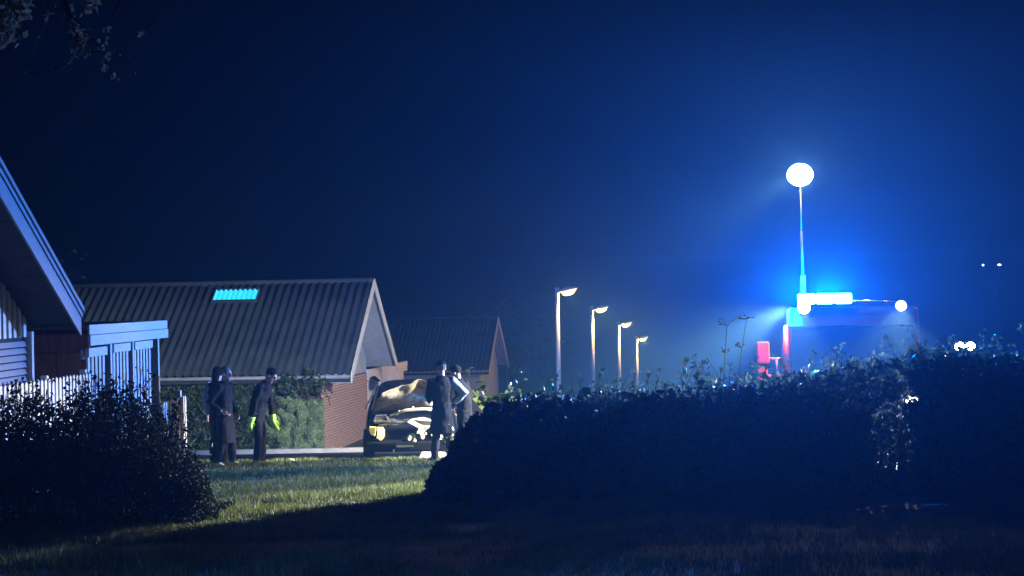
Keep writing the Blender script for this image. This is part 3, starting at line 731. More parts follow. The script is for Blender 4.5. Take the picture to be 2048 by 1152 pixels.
    for i in range(22):
        x = rr.uniform(-.12, .72); z = rr.uniform(.44, .66) - (.12*(x < .1)*rr.random())
        s = rr.uniform(.018, .05); f = MB(); a = rr.uniform(0, 3)
        f.poly([(x+s*math.cos(a+q*1.25+rr.uniform(-.3, .3)), -.16+.02*rr.random(), z+s*1.4*math.sin(a+q*1.25)) for q in range(5)], (0, .02, 0))
        f.build('headlight_shard' if x > .35 else 'grille_fragment', M['torn'], t)
    bdg = MB(); bdg.tube([(0, -.13, .52), (0, -.10, .52)], .06, 14, ref=(0, 0, 1)); bdg.build('grille_disc', M['chrome'], t)
    # buckled bonnet, raised on its hinges, underside towards the viewer
    nu, nv = 22, 14; vs = []
    for j in range(nv+1):
        for i in range(nu+1):
            a = i/nu*2-1; f = j/nv
            w = .74 - .10*f - .16*max(0, f-.45)
            ztop = .50 + .10*math.exp(-((a-.30)/.28)**2) + .04*math.exp(-((a-.75)/.2)**2) - .20*max(0, -a-.25)**1.3
            x = a*w; y = .95 - .38*f - .05*math.sin(f*5+a*3) ; z = .92 + f*ztop
            fold = .05*math.sin(a*7+f*2)*f + .07*mnoise.noise(Vector((a*2.3, f*3.1, 1.7))) + .05*abs(math.sin(f*3.1+a*1.4))
            fold += .035*abs(mnoise.noise(Vector((a*6, f*7, 9)))) + .03*max(0, math.sin(a*11 - f*6))
            vs.append((x, y - fold, z + .03*mnoise.noise(Vector((a*3, f*4, 4)))))
    q = [(j*(nu+1)+i, j*(nu+1)+i+1, (j+1)*(nu+1)+i+1, (j+1)*(nu+1)+i) for j in range(nv) for i in range(nu)]
    o = fast_mesh('raised_bonnet', np.array(vs), np.array(q), M['bonnet'], t, True)
    sm = o.modifiers.new('solid', 'SOLIDIFY'); sm.thickness = .03; sm.offset = 0
    s2 = o.modifiers.new('sub', 'SUBSURF'); s2.levels = 1; s2.render_levels = 1
    np_ = MB().box(-.26, .02, -.185, -.17, .35, .42)
    return t
car()

# ------------------------------------------------------------------ people
def person(loc, yaw, H, label, J, coat, trous, hair, hairm='short', shoe=None, glove=None, coatlen=.78, sleeves=None, cap=False, skirt=0, bow=0):
    t = empty('person', loc, yaw, label, 'person'); k_ = H/1.75
    D = dict(pelvis=(0, 0, .95), waist=(0, 0, 1.08), chest=(0, 0, 1.30), neck=(0, .01, 1.47), head=(0, -.015, 1.625),
             shR=(-.185, 0, 1.41), shL=(.185, 0, 1.41), elR=(-.25, .02, 1.13), elL=(.25, .02, 1.13), wrR=(-.27, -.04, .89), wrL=(.27, -.04, .89),
             hipR=(-.095, 0, .92), hipL=(.095, 0, .92), knR=(-.11, -.02, .50), knL=(.11, -.02, .50), anR=(-.12, .03, .09), anL=(.12, .03, .09))
    D.update(J); V = {a: Vector(b)*k_ for a, b in D.items()}
    up = (V['chest']-V['pelvis']).normalized()
    side = (V['shL']-V['shR']).normalized(); fwd = up.cross(side).normalized()*-1
    if fwd.y > 0: fwd = -fwd
    def ringell(c, rx, ry, n=16, sd=None, fw=None):
        sd = sd or side; fw = fw or fwd
        return [c + sd*rx*math.cos(2*math.pi*i/n) + fw*ry*math.sin(2*math.pi*i/n) for i in range(n)]
    hrot = Matrix.Rotation(R(bow), 3, 'X')
    hd = V['head']
    # body: one continuous remeshed surface (head, neck, torso, limbs, hands)
    b = MB()
    def hp(x, y, z): return hd + hrot @ (Vector((x, y, z))*k_)
    b.ball(hp(0, .012, .03), (.076*k_, .095*k_, .092*k_), 14, 10, hrot)
    b.ball(hp(0, -.015, -.045), (.056*k_, .068*k_, .072*k_), 12, 8, hrot)
    b.tube([hp(0, -.088, .015), hp(0, -.112, -.022), hp(0, -.085, -.032)], [.010*k_, .017*k_, .012*k_], 8)
    b.ball(hp(0, -.078, -.066), (.026*k_, .013*k_, .009*k_), 8, 5, hrot)
    b.ball(hp(0, -.070, -.10), (.024*k_, .02*k_, .018*k_), 8, 5, hrot)
    b.ball(hp(0, -.078, .035), (.05*k_, .018*k_, .012*k_), 10, 5, hrot)
    for s in (-1, 1): b.ball(hp(s*.080, .01, -.008), (.012*k_, .022*k_, .033*k_), 8, 6, hrot)
    b.tube([V['neck']-up*.05*k_, hd + hrot @ Vector((0, .02, -.05))*k_], .055*k_, 12)
    b.loft([ringell(V['pelvis']-up*.06*k_, .13*k_, .10*k_), ringell(V['pelvis'], .155*k_, .11*k_), ringell(V['waist'], .135*k_, .095*k_), ringell(V['chest'], .165*k_, .11*k_), ringell(V['neck']-up*.06*k_, .15*k_, .085*k_), ringell(V['neck'], .07*k_, .06*k_)])
    for s in 'RL':
        b.tube([V['sh'+s], V['sh'+s].lerp(V['el'+s], .3), V['el'+s], V['el'+s].lerp(V['wr'+s], .3), V['wr'+s]], [.055*k_, .052*k_, .040*k_, .042*k_, .027*k_], 10)
        b.tube([V['hip'+s], V['hip'+s].lerp(V['kn'+s], .4), V['kn'+s], V['kn'+s].lerp(V['an'+s], .35), V['an'+s]], [.088*k_, .078*k_, .055*k_, .056*k_, .036*k_], 12)
        b.ball(V['an'+s] + Vector((0, -.05, -.045))*k_, (.04*k_, .10*k_, .035*k_), 10, 6)
        # hand
        d = (V['wr'+s]-V['el'+s]).normalized(); sd = Vector((1, 0, 0)) if abs(d.x) < .8 else Vector((0, 1, 0))
        fw = d.cross(Vector((0, 1, 0)) if abs(d.y) < .8 else Vector((0, 0, 1))).normalized()   # thin axis
        wd = d.cross(fw).normalized()
        if wd.y > 0: wd = -wd
        inn = fw if (fw.x > 0) == (s == 'R') else -fw
        pc = V['wr'+s] + d*.055*k_
        b.loft([[V['wr'+s] + d*u_*k_ + wd*w_*k_*math.cos(2*math.pi*i/10) + inn*.015*k_*math.sin(2*math.pi*i/10) for i in range(10)] for u_, w_ in ((-.01, .026), (.03, .036), (.07, .041), (.10, .036))])
        for i, ln in enumerate((.070, .078, .074, .058)):
            o_ = (1.5-i)*.0215
            p0 = V['wr'+s] + (d*.09 + wd*o_)*k_; p1 = p0 + (d*.4*ln*1.0 + inn*.006)*k_; p2 = p1 + (d*.35*ln + inn*.35*ln)*k_; p3 = p2 + (d*.12*ln + inn*.3*ln)*k_
            b.tube([p0, p1, p2, p3], [.0105*k_, .010*k_, .009*k_, .0075*k_], 7)
        p0 = V['wr'+s] + (d*.025 + wd*.028)*k_
        b.tube([p0, p0+(d*.03+wd*.025+inn*.006)*k_, p0+(d*.062+wd*.030+inn*.018)*k_], [.014*k_, .012*k_, .009*k_], 7)
    remesh(b.build('body', M['skin'], t, True), .0085, 1)
    for s in (-1, 1):
        e = MB(); e.ball(hp(s*.031, -.078, .008), .0115*k_, 8, 6); e.build('eye', M['eye'], t, True)
    # hair
    h = MB()
    h.ball(hp(0, .025, .045), (.086*k_, .100*k_, .094*k_), 14, 9, hrot)
    if hairm == 'long': h.tube([hp(0, .05, .03), hp(0, .085, -.07), hp(0, .08, -.17)], [.07*k_, .07*k_, .045*k_], 10)
    ho = h.build('hair', hair, t, True)
    if cap:
        c = MB(); c.ball(hp(0, .015, .065), (.092*k_, .108*k_, .080*k_), 14, 8, hrot); co = c.build('cap', M['coat2'], t, True)
        c = MB(); c.loft([[hp(x, -.07-.085*math.sqrt(max(0, 1-(x/.085)**2))*f, .055-.02*f) + Vector((0, 0, zz)) for x in np.linspace(-.08, .08, 9)] for f, zz in ((0, 0), (1, 0), (1, .008), (0, .008))])
        c.build('brim', M['coat2'], co)
    # jacket: torso, collar, sleeves
    j = MB(); e_ = .028*k_; bot = V['pelvis'] + Vector((0, 0, coatlen-.95))*k_
    ws = 1 + skirt
    rings = [ringell(bot, (.175*ws)*k_, (.14*ws)*k_), ringell(V['pelvis'].lerp(bot, .5), .178*k_*(1+skirt*.4), .138*k_*(1+skirt*.4)), ringell(V['waist'], .165*k_, .125*k_), ringell(V['chest'], .195*k_, .138*k_), ringell(V['neck']-up*.055*k_, .165*k_, .108*k_), ringell(V['neck']+up*.035*k_, .072*k_, .070*k_)]
    j.loft(rings)
    for s in 'RL':
        j.tube([V['sh'+s]-side*(.03 if s == 'L' else -.03)*k_, V['sh'+s], V['sh'+s].lerp(V['el'+s], .35), V['el'+s], V['el'+s].lerp(V['wr'+s], .4), V['wr'+s].lerp(V['el'+s], .04)], [.07*k_, .078*k_, .070*k_, .060*k_, .055*k_, .044*k_], 12)
    for s in (sleeves or ''):  # pale sleeve over the jacket, backlit rim put into its colour
        q_ = MB(); q_.tube([V['sh'+s]-side*(.02 if s == 'L' else -.02)*k_+up*.012*k_, V['sh'+s], V['sh'+s].lerp(V['el'+s], .35), V['el'+s], V['el'+s].lerp(V['wr'+s], .4), V['wr'+s].lerp(V['el'+s], .10)], [.082*k_, .092*k_, .085*k_, .075*k_, .068*k_, .058*k_], 12)
        remesh(q_.build('rim_sleeve', M['rim_cloth'], t, True), .014, 2)
    jo = remesh(j.build('jacket', coat, t, True), .014, 2)
    tx = bpy.data.textures.new('folds', 'CLOUDS'); tx.noise_scale = .11
    dm = jo.modifiers.new('folds', 'DISPLACE'); dm.texture = tx; dm.strength = .035; dm.mid_level = .5
    # trousers
    j = MB(); j.loft([ringell(V['pelvis']-up*.09*k_, .14*k_, .115*k_), ringell(V['pelvis'], .165*k_, .125*k_), ringell(V['pelvis']+up*.08*k_, .15*k_, .115*k_)])
    for s in 'RL':
        j.tube([V['hip'+s], V['hip'+s].lerp(V['kn'+s], .45), V['kn'+s], V['kn'+s].lerp(V['an'+s], .5), V['an'+s]+Vector((0, .0, -.02))*k_], [.100*k_, .092*k_, .076*k_, .074*k_, .070*k_], 12)
    to = remesh(j.build('trousers', trous, t, True), .014, 2)
    dm = to.modifiers.new('folds', 'DISPLACE'); dm.texture = tx; dm.strength = .03; dm.mid_level = .5
    for i, s in enumerate('RL'):
        a = V['an'+s]; f = MB(); dr = Vector((.25*(-1 if s == 'R' else 1), -1, 0)).normalized(); pr = Vector((-dr.y, dr.x, 0))
        f.loft([[a + dr*yy*k_ + pr*w*k_*math.cos(2*math.pi*q/10) + Vector((0, 0, (-.088 + hh*(.5+.5*math.sin(2*math.pi*q/10)))*k_)) for q in range(10)] for yy, w, hh in ((-.075, .025, .07), (-.04, .040, .11), (.03, .042, .115), (.10, .048, .07), (.16, .046, .05), (.20, .022, .03))])
        f.build('shoe', (shoe or M['shoe']), t, True)
    if glove:
        for s in 'RL':
            d = (V['wr'+s]-V['el'+s]).normalized(); g_ = MB()
            w0 = V['wr'+s]
            g_.tube([w0-d*.06*k_, w0+d*.02*k_], [.062*k_, .058*k_], 12)
            g_.tube([w0-d*.0*k_, w0+d*.05*k_, w0+(d*.11+Vector((0, -.012, 0)))*k_, w0+(d*.19+Vector((0, -.05, 0)))*k_, w0+(d*.215+Vector((0, -.075, 0)))*k_], [.055*k_, .062*k_, .060*k_, .045*k_, .02*k_], 12, flat=.8)
            g_.tube([w0+d*.03*k_, w0+(d*.07+Vector((0, -.06, 0)))*k_, w0+(d*.12+Vector((0, -.09, 0)))*k_], [.028*k_, .024*k_, .014*k_], 8)
            remesh(g_.build('glove', glove, t, True), .009, 1)
    return t
pz = lambda y: terr(y) + .0
A = person((-4.86, 27.4, pz(27.4)), R(70), 1.68, 'grey-haired person in long dark coat, left of the lawn, pale lit sleeve edge',
       dict(elR=(-.30, .12, 1.14), wrR=(-.20, -.06, .98), elL=(.27, .05, 1.12), wrL=(.20, -.10, .92), head=(0, -.05, 1.62), anR=(-.11, .10, .09), anL=(.13, -.06, .09), knL=(.12, -.07, .5)),
       M['coat'], M['trous'], M['hair_g'], 'short', shoe=M['shoe_l'], coatlen=.42, skirt=.18, bow=8)
B_ = person((-5.10, 28.15, pz(28.15)), R(150), 1.70, 'dark-clothed person half hidden behind the grey-haired one, nearest the garden gate',
       dict(elR=(-.31, .05, 1.16), wrR=(-.22, -.12, 1.0)), M['coat2'], M['trous'], M['hair_d'], 'long', coatlen=.70, sleeves='L')
C_ = person((-4.33, 27.8, pz(27.8)), R(78), 1.72, 'person in black bending forward, with bright yellow-green gloves',
       dict(pelvis=(0, .06, .93), waist=(0, .04, 1.05), chest=(0, -.05, 1.27), neck=(0, -.13, 1.43), head=(0, -.22, 1.55), shR=(-.18, -.08, 1.37), shL=(.18, -.08, 1.37),
            elR=(-.24, .0, 1.08), elL=(.24, -.10, 1.08), wrR=(-.20, .08, .80), wrL=(.20, -.16, .80), hipR=(-.095, .05, .90), hipL=(.095, .05, .90), knR=(-.12, -.02, .48), knL=(.12, .02, .48)),
       M['coat2'], M['trous'], M['hair_d'], 'short', glove=M['hivis'], coatlen=.80, bow=38)
D_ = person((-1.22, 27.55, pz(27.55)), R(205), 1.70, 'person in dark coat and peaked cap beside the car, hand on hip',
       dict(elR=(-.40, .10, 1.18), wrR=(-.22, -.06, 1.02), elL=(.24, -.02, 1.13), wrL=(.14, -.22, 1.05), anR=(-.16, .03, .09), anL=(.14, -.04, .09)),
       M['coat'], M['greytrous'], M['hair_g'], cap=True, coatlen=.50, skirt=.34, bow=5, sleeves='R')
E_ = person((-.86, 28.2, pz(28.2)), R(250), 1.68, 'bareheaded person in dark jacket leaning towards the car beside the hedge end',
       dict(chest=(0, -.05, 1.28), neck=(0, -.10, 1.44), head=(0, -.16, 1.58), shR=(-.18, -.06, 1.39), shL=(.18, -.06, 1.39), wrR=(-.24, -.16, .92), wrL=(.22, -.2, .95)),
       M['coat2'], M['trous'], M['hair_d'], coatlen=.74, bow=18)
pp = MB(); rr = random.Random(2)
pp.ball((0, 0, .03), (.07, .04, .03), 8, 5); pp.v = [tuple(Vector(v) + Vector([rr.uniform(-.012, .012) for _ in range(3)])) for v in pp.v]
o = pp.build('paper_scrap', M['paper']); o.location = (-3.97, 28.9, terr(28.9)+.015)
tag(o, 'small crumpled white scrap lying at the road edge right of the gloved person', 'litter')

# ------------------------------------------------------------------ hedge
def hedge():
    t = empty('hedge', (4, 20.3, terr(20.3)), 0, 'long dark unclipped hedge filling the right foreground', 'hedge')
    hx = np.array([-1.35, -1.05, -.85, -.6, -.35, .2, 1.1, 2.0, 2.9, 3.7, 4.4, 4.9, 5.35, 6.0, 6.6, 8, 10.5])
    hz = np.array([-2.55, -2.3, -1.95, -1.5, -1.27, -1.25, -1.30, -1.26, -1.20, -1.12, -1.02, -.88, -.80, -.86, -.82, -.9, -.9])
    n = 150000; x = NP.uniform(-1.2, 10.5, n) ; y = NP.uniform(0, 1, n); y = 19.1 + y*np.interp(x, [-1.2, .3, 2], [1.5, 1.9, 2.5]); top = np.interp(x, hx, hz)
    top = top + .27*np.array([mnoise.noise(Vector((a*1.3, b*1.0, 1))) + .8*mnoise.noise(Vector((a*5, b*4, 2))) for a, b in zip(x, y)]) - .25*((y-20.4)/1.25)**4*.6
    zg = np.array([-2.38]*n); f = NP.uniform(-.04, 1, n)
    z = zg + (top-zg)*f
    keep = x > -1.05 + .34*np.array([mnoise.noise(Vector((a*3.2, b*2.0, 4))) for a, b in zip(z, y)])
    # gaps cut along the view line so the lamps behind show through
    def gap(cx, cz, rx, rz, p=1.0):
        nonlocal keep
        s = 1 + (y-20)/28*.0
        keep &= ~((((x*20/y-cx)/rx)**2 + ((z*20/y-cz)/rz)**2 < 1) & (NP.uniform(0, 1, n) < p))
    gap(4.84, -1.29, .12, .09, .96); gap(4.72, -1.50, .06, .05, .95); gap(4.80, -1.07, .08, .05, .95); gap(4.62, -1.75, .30, .45, .72); gap(4.4, -1.2, .5, .32, .62); gap(3.7, -1.45, .3, .2, .4); gap(5.55, -.64, .2, .08, .9)
    c = np.stack([x, y, z], 1)[keep]
    sz = np.where(NP.uniform(0, 1, len(c)) < .25, .125, .06)
    rel(leaves('foliage', c, sz, M['leaf'], up=.4), t)['kind'] = 'stuff'
    sb = MB(); rr = random.Random(9)
    for i in range(150):
        x0 = rr.uniform(-.7, 10); y0 = rr.uniform(19.3, 21.4); zt = float(np.interp(x0, hx, hz)) + rr.uniform(-.25, .08); p = []
        for k_ in range(6):
            f = k_/5; p.append((x0 + rr.uniform(-.12, .12)*f + .1*math.sin(i+f*3), y0+rr.uniform(-.08, .08), -2.45+(zt+2.45)*f))
        sb.tube(p, [.016-.0024*q for q in range(6)], 4)
    # loose shoots standing out of the top
    tips = []
    for i in range(260):
        x0 = rr.choice((.3, 1.3, 2.1, 2.9, 3.6, 4.3, 5.0, 5.8, 7)) + rr.gauss(0, .28); y0 = rr.uniform(19.4, 21.5); z0 = float(np.interp(x0, hx, hz)) - .15; h = rr.choice((.15, .22, .3, .42, .6)) * rr.uniform(.7, 1.1); l_ = rr.uniform(-.5, .5)*h
        p = [(x0 + l_*(q/4)**1.7, y0, z0 + h*q/4) for q in range(5)]; sb.tube(p, [.005-.0008*q for q in range(5)], 4)
        for q in range(rr.randint(4, 12)):
            f_ = rr.uniform(.35, 1.02); tips.append((x0 + l_*f_**1.7 + rr.gauss(0, .022), y0+rr.gauss(0, .03), z0 + h*f_ + rr.gauss(0, .02)))
    o = rel(sb.build('branches', M['twig']), t); o['kind'] = 'stuff'
    rel(leaves('shoot_leaves', np.array(tips), .07, M['leaf_gloss'], up=.3), t)['kind'] = 'stuff'
    # leaf sprays hanging where the lamps behind the hedge shine through
    c = []
    for (cx, cz, n_, sp) in ((4.45, -1.02, 80, .16), (4.75, -1.2, 60, .13), (4.2, -1.3, 60, .14), (4.6, -1.6, 70, .15), (4.85, -1.95, 50, .12), (3.7, -1.45, 26, .12), (5.2, -.78, 50, .14), (5.0, -2.15, 20, .08)):
        for _ in range(n_): c.append((cx+rr.gauss(0, sp), rr.uniform(18.9, 20.6), cz+rr.gauss(0, sp*.7)))
    rel(leaves('lit_leaves', np.array(c), .08, M['leaf_gloss'], up=.3), t)['kind'] = 'stuff'
hedge()

# leafy sprays, weeds and dry stems rising out of the hedge, each a plant of its own
def plant(name, base, label, cat, stems, lm, lsize, n_leaf, spread=.05, stemr=.005, ltop=.5, smat='stem', group=None, aspect=.62):
    """stems: list of polylines relative to base"""
    t = empty(name, base, 0, label, cat, group); pts = []
    for p in stems:
        m_ = MB(); m_.tube(p, [stemr*(1-.5*i/len(p)) for i in range(len(p))], 5); m_.build('stem', M[smat], t)
        for i in range(n_leaf):
            f = ltop + (1-ltop)*rnd.random(); s = f*(len(p)-1); a = min(int(s), len(p)-2); q = Vector(p[a]).lerp(Vector(p[a+1]), s-a)
            pts.append(tuple(q + Vector((rnd.gauss(0, spread), rnd.gauss(0, spread), rnd.gauss(0, spread)))))
    if pts:
        o = leaves('leaves', np.array(pts), lsize, lm, t, up=.3, aspect=aspect)
        if len(pts) > 30: o['kind'] = 'stuff'
    return t
def wob(x, y, z, n=6, lean=(0, 0), w=.03, r=rnd):
    return [(lean[0]*(i/(n-1))**1.6 + r.uniform(-w, w)*(i > 0), lean[1]*(i/(n-1)) + r.uniform(-w, w)*(i > 0), z*i/(n-1)) for i in range(n)]
gz = terr(20)
# two umbels
for i, (bx, lx, h, lab) in enumerate(((2.52, .10, 2.05, 'left of two tall dry umbel flowers standing against the blue glow'), (2.66, .20, 2.13, 'right of two tall dry umbel flowers, leaning right in the blue glow'))):
    t = empty('dry_umbel', (bx, 20, gz), 0, lab, 'flower', 'dry umbels above the hedge')
    p = wob(0, 0, h, 7, (lx, 0), .012); m_ = MB(); m_.tube(p, [.007-.0006*q for q in range(7)], 6); m_.build('stem', M['stem'], t)
    top = Vector(p[-1]); br = [(top, 1.0), (Vector(p[5]), .8), (Vector(p[4]), .6)]
    for tp, sc in br:
        for q in range(6):
            a = rnd.uniform(0, 6.28); e = tp + Vector((math.cos(a)*.09*sc, math.sin(a)*.07*sc, rnd.uniform(.0, .09)*sc))
            r_ = MB(); r_.tube([tp, tp.lerp(e, .6) + Vector((0, 0, -.01)), e], .0028, 4); ro = r_.build('ray', M['stem'], t)
            f_ = MB()
            f_.ball(e, (rnd.uniform(.014, .024), .015, rnd.uniform(.008, .016)), 7, 5)
            f_.build('floret', M['flower'], ro)
# pale reedy stems with two round heads
for i in range(15):
    bx = 1.42 + .045*i + rnd.uniform(-.02, .02); h = rnd.uniform(1.26, 1.50)
    t = plant('dry_stalk', (bx, 21.5+rnd.uniform(-.2, .3), gz-.06), 'thin pale upright dry stalk in the clump at the hedge top below the lamps', 'plant', [wob(0, 0, h, 6, (rnd.uniform(-.07, .07), 0), .012)], M['flower'], .03, 3, .02, .0062, .6, group='dry stalks below the street lamps')
for bx, h, lab in ((1.50, 1.50, 'left round white seed head on a stalk above the hedge'), (1.69, 1.49, 'right round white seed head on a stalk above the hedge')):
    t = empty('seed_head', (bx+.06, 21.4, gz-.05), 0, lab, 'flower', 'round seed heads')
    m_ = MB(); m_.tube(wob(0, 0, h, 5, (0, 0), .008), .005, 6); m_.build('stem', M['stem'], t)
    m_ = MB(); m_.ball((0, 0, h), (.032, .03, .026), 10, 7); m_.build('head', M['flower'], t, True)
# bent loose twigs left of them
for (bx, pts, lab) in ((.62, [(0, 0, .95), (.0, 0, 1.18), (.06, 0, 1.26), (.12, 0, 1.34)], 'short twig slanting right beside the tallest lamp pole'),
                       (.86, [(0, 0, .95), (.08, 0, 1.13), (.17, 0, 1.16), (.18, 0, 1.34)], 'hooked twig rising between the two nearest lamp poles'),
                       (1.12, [(0, 0, .95), (.02, 0, 1.2), (.10, 0, 1.38), (.20, 0, 1.38), (.24, 0, 1.25)], 'arched twig just right of the second lamp pole'),
                       (.45, [(0, 0, .95), (.0, 0, 1.2), (-.03, 0, 1.31)], 'short upright twig left of the tallest lamp pole'),
                       (.98, [(0, 0, .95), (-.05, 0, 1.15), (-.16, 0, 1.19)], 'low twig bending left at the second lamp pole')):
    t = empty('bare_twig', (bx, 20.2, gz), 0, lab, 'twig')
    m_ = MB(); m_.tube([(0, 0, 0)] + pts, .0065, 6); m_.build('stem', M['stem'], t)
    o = leaves('leaves', np.array([(p[0]+rnd.gauss(0, .03), rnd.gauss(0, .03), p[2]+rnd.gauss(0, .03)) for p in pts for _ in range(4)]), .04, M['leaf_gloss'], t)
# big green leaves at the hedge's left end
plant('broad_leaved_weed', (-.36, 20.9, gz-.05), 'yellow-green broad leaves lit at the left end of the hedge', 'plant',
      [[(0, 0, 0), (.0, 0, .8), (-.04, 0, 1.28)], [(0, 0, 0), (.06, 0, .8), (.12, 0, 1.25)], [(0, 0, 0), (.1, 0, .8), (.30, 0, 1.2)], [(0, 0, 0), (-.03, 0, .8), (-.10, 0, 1.38)]], M['leaf_green'], .16, 7, .05, .006, .82, smat='stem', aspect=.7)
plant('leafy_shoot', (-.55, 21.0, gz-.05), 'single leafy shoot above the shoulders of the jacketed person', 'plant', [[(0, 0, 0), (0, 0, 1.0), (-.03, 0, 1.62)]], M['leaf_green'], .07, 5, .025, .004, .93)
plant('leafy_sapling', (2.28, 20.6, gz), 'small green leafy tuft on the hedge right of the dry stalks', 'plant', [[(0, 0, 0), (-.05, 0, 1.0), (-.14, 0, 1.58)], [(0, 0, 0), (0, 0, 1.0), (.05, 0, 1.55)], [(0, 0, 0), (.03, 0, 1.0), (.14, 0, 1.42)]], M['leaf_gloss'], .12, 9, .04, .005, .84)
labs = [(2.85, 1.36, .25, 'low leafy spray under the dry umbels'), (3.35, 1.38, .2, 'leafy spray just right of the red mirror'), (3.85, 1.42, .28, 'broad spray of leaves below the blue light bar'),
        (4.1, 1.66, .08, 'thin curled shoot standing up below the blue light bar'), (4.45, 1.55, .3, 'wide bramble spray catching blue light, right of the truck middle'), (4.85, 1.66, .22, 'bramble spray near the right mirror'),
        (5.1, 1.80, .16, 'upright leafy spray left of the far-right floodlight'), (5.42, 1.72, .2, 'leafy spray under the far-right floodlight'), (5.9, 1.62, .25, 'sparse leafy spray at the right edge'), (6.2, 1.75, .1, 'leafy shoot at the extreme right edge')]
for bx, h, w_, lab in labs:
    st = [wob(0, 0, h*rnd.uniform(.9, 1.04), 5, (rnd.uniform(-w_, w_), rnd.uniform(-.1, .1)), .02) for _ in range(4)]
    plant('bramble_spray', (bx, 21.0+rnd.uniform(-.2, .6), gz), lab, 'bramble', st, M['leaf_gloss'], .085, 13, .055, .005, .76, smat='twig')
plant('hedge_shoots', (4.62, 20.0, gz), 'scattered shiny leaves hanging in the hedge gap lit by the headlight', 'bramble',
      [wob(0, 0, 1.25, 5, (rnd.uniform(-.25, .25), -.3), .03) for _ in range(6)], M['leaf_gloss'], .07, 16, .07, .005, .35, smat='twig')
plant('hedge_shoots', (-.82, 20.5, gz), 'pale-edged leafy shoots down the left end of the hedge', 'plant',
      [wob(0, 0, h_, 5, (rnd.uniform(-.1, .1), 0), .03) for h_ in (.7, .85, 1.0, .6)], M['leaf_gloss'], .06, 9, .05, .004, .3, smat='twig')

# ------------------------------------------------------------------ dark shrub, left foreground
def shrub():
    t = empty('dark_shrub', (-4.9, 17.6, terr(17.6)), 0, 'big dark small-leaved shrub in the left foreground hiding the fence', 'shrub')
    n = 105000; x = NP.uniform(-7.4, -3.25, n); y = NP.uniform(16.7, 18.9, n)
    s = x*17.5/y
    top = np.interp(s, [-7.4, -5.6, -5.2, -4.8, -4.5, -4.15, -3.9, -3.7, -3.5, -3.35, -3.2], [-1.0, -.98, -.98, -1.0, -.90, -.88, -1.02, -1.28, -1.55, -1.8, -2.3])
    top += .12*np.array([mnoise.noise(Vector((a*3, b*3, 7))) + .7*mnoise.noise(Vector((a*8, b*8, 9))) for a, b in zip(x, y)]) - .35*(np.abs(y-17.8)/1.1)**3*.5
    f = NP.uniform(0, 1, n)**.7; z = -2.25 + (top+2.25)*f
    c = np.stack([x, y, z], 1)
    thin = (f > .62) & (NP.uniform(0, 1, n) < np.where(f > .8, .82, .6))
    c = c[~thin]
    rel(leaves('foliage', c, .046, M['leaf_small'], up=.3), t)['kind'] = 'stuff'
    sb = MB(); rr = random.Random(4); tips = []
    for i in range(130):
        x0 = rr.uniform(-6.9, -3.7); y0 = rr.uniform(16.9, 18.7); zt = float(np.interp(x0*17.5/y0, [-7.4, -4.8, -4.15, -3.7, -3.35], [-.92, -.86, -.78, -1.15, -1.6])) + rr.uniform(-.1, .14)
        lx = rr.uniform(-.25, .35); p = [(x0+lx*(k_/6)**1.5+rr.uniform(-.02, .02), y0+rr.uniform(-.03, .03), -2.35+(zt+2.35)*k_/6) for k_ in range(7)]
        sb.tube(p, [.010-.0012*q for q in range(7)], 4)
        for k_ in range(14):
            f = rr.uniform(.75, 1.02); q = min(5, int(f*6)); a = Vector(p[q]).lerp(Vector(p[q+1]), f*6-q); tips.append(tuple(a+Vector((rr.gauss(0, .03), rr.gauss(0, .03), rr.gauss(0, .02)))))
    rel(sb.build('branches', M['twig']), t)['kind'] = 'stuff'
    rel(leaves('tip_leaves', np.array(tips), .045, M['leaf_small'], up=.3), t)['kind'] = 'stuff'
shrub()
plant('lit_sapling', (-3.62, 18.2, terr(18.2)), 'sunk leafy sprig catching floodlight at the right foot of the dark shrub', 'plant',
      [wob(0, 0, h_, 5, (rnd.uniform(-.25, .2), 0), .03) for h_ in (.5, .65, .8, .4, .3, .7)], M['conifer'], .045, 34, .06, .004, .2, smat='twig')
plant('bright_weed', (-3.76, 18.0, terr(18.0)), 'small bright yellow-green weed at the edge of the shadow', 'plant', [[(0, 0, 0), (.02, 0, .1), (.03, 0, .2)], [(0, 0, 0), (-.03, 0, .1), (-.03, 0, .17)]], M['leaf_green'], .075, 12, .03, .004, .1)

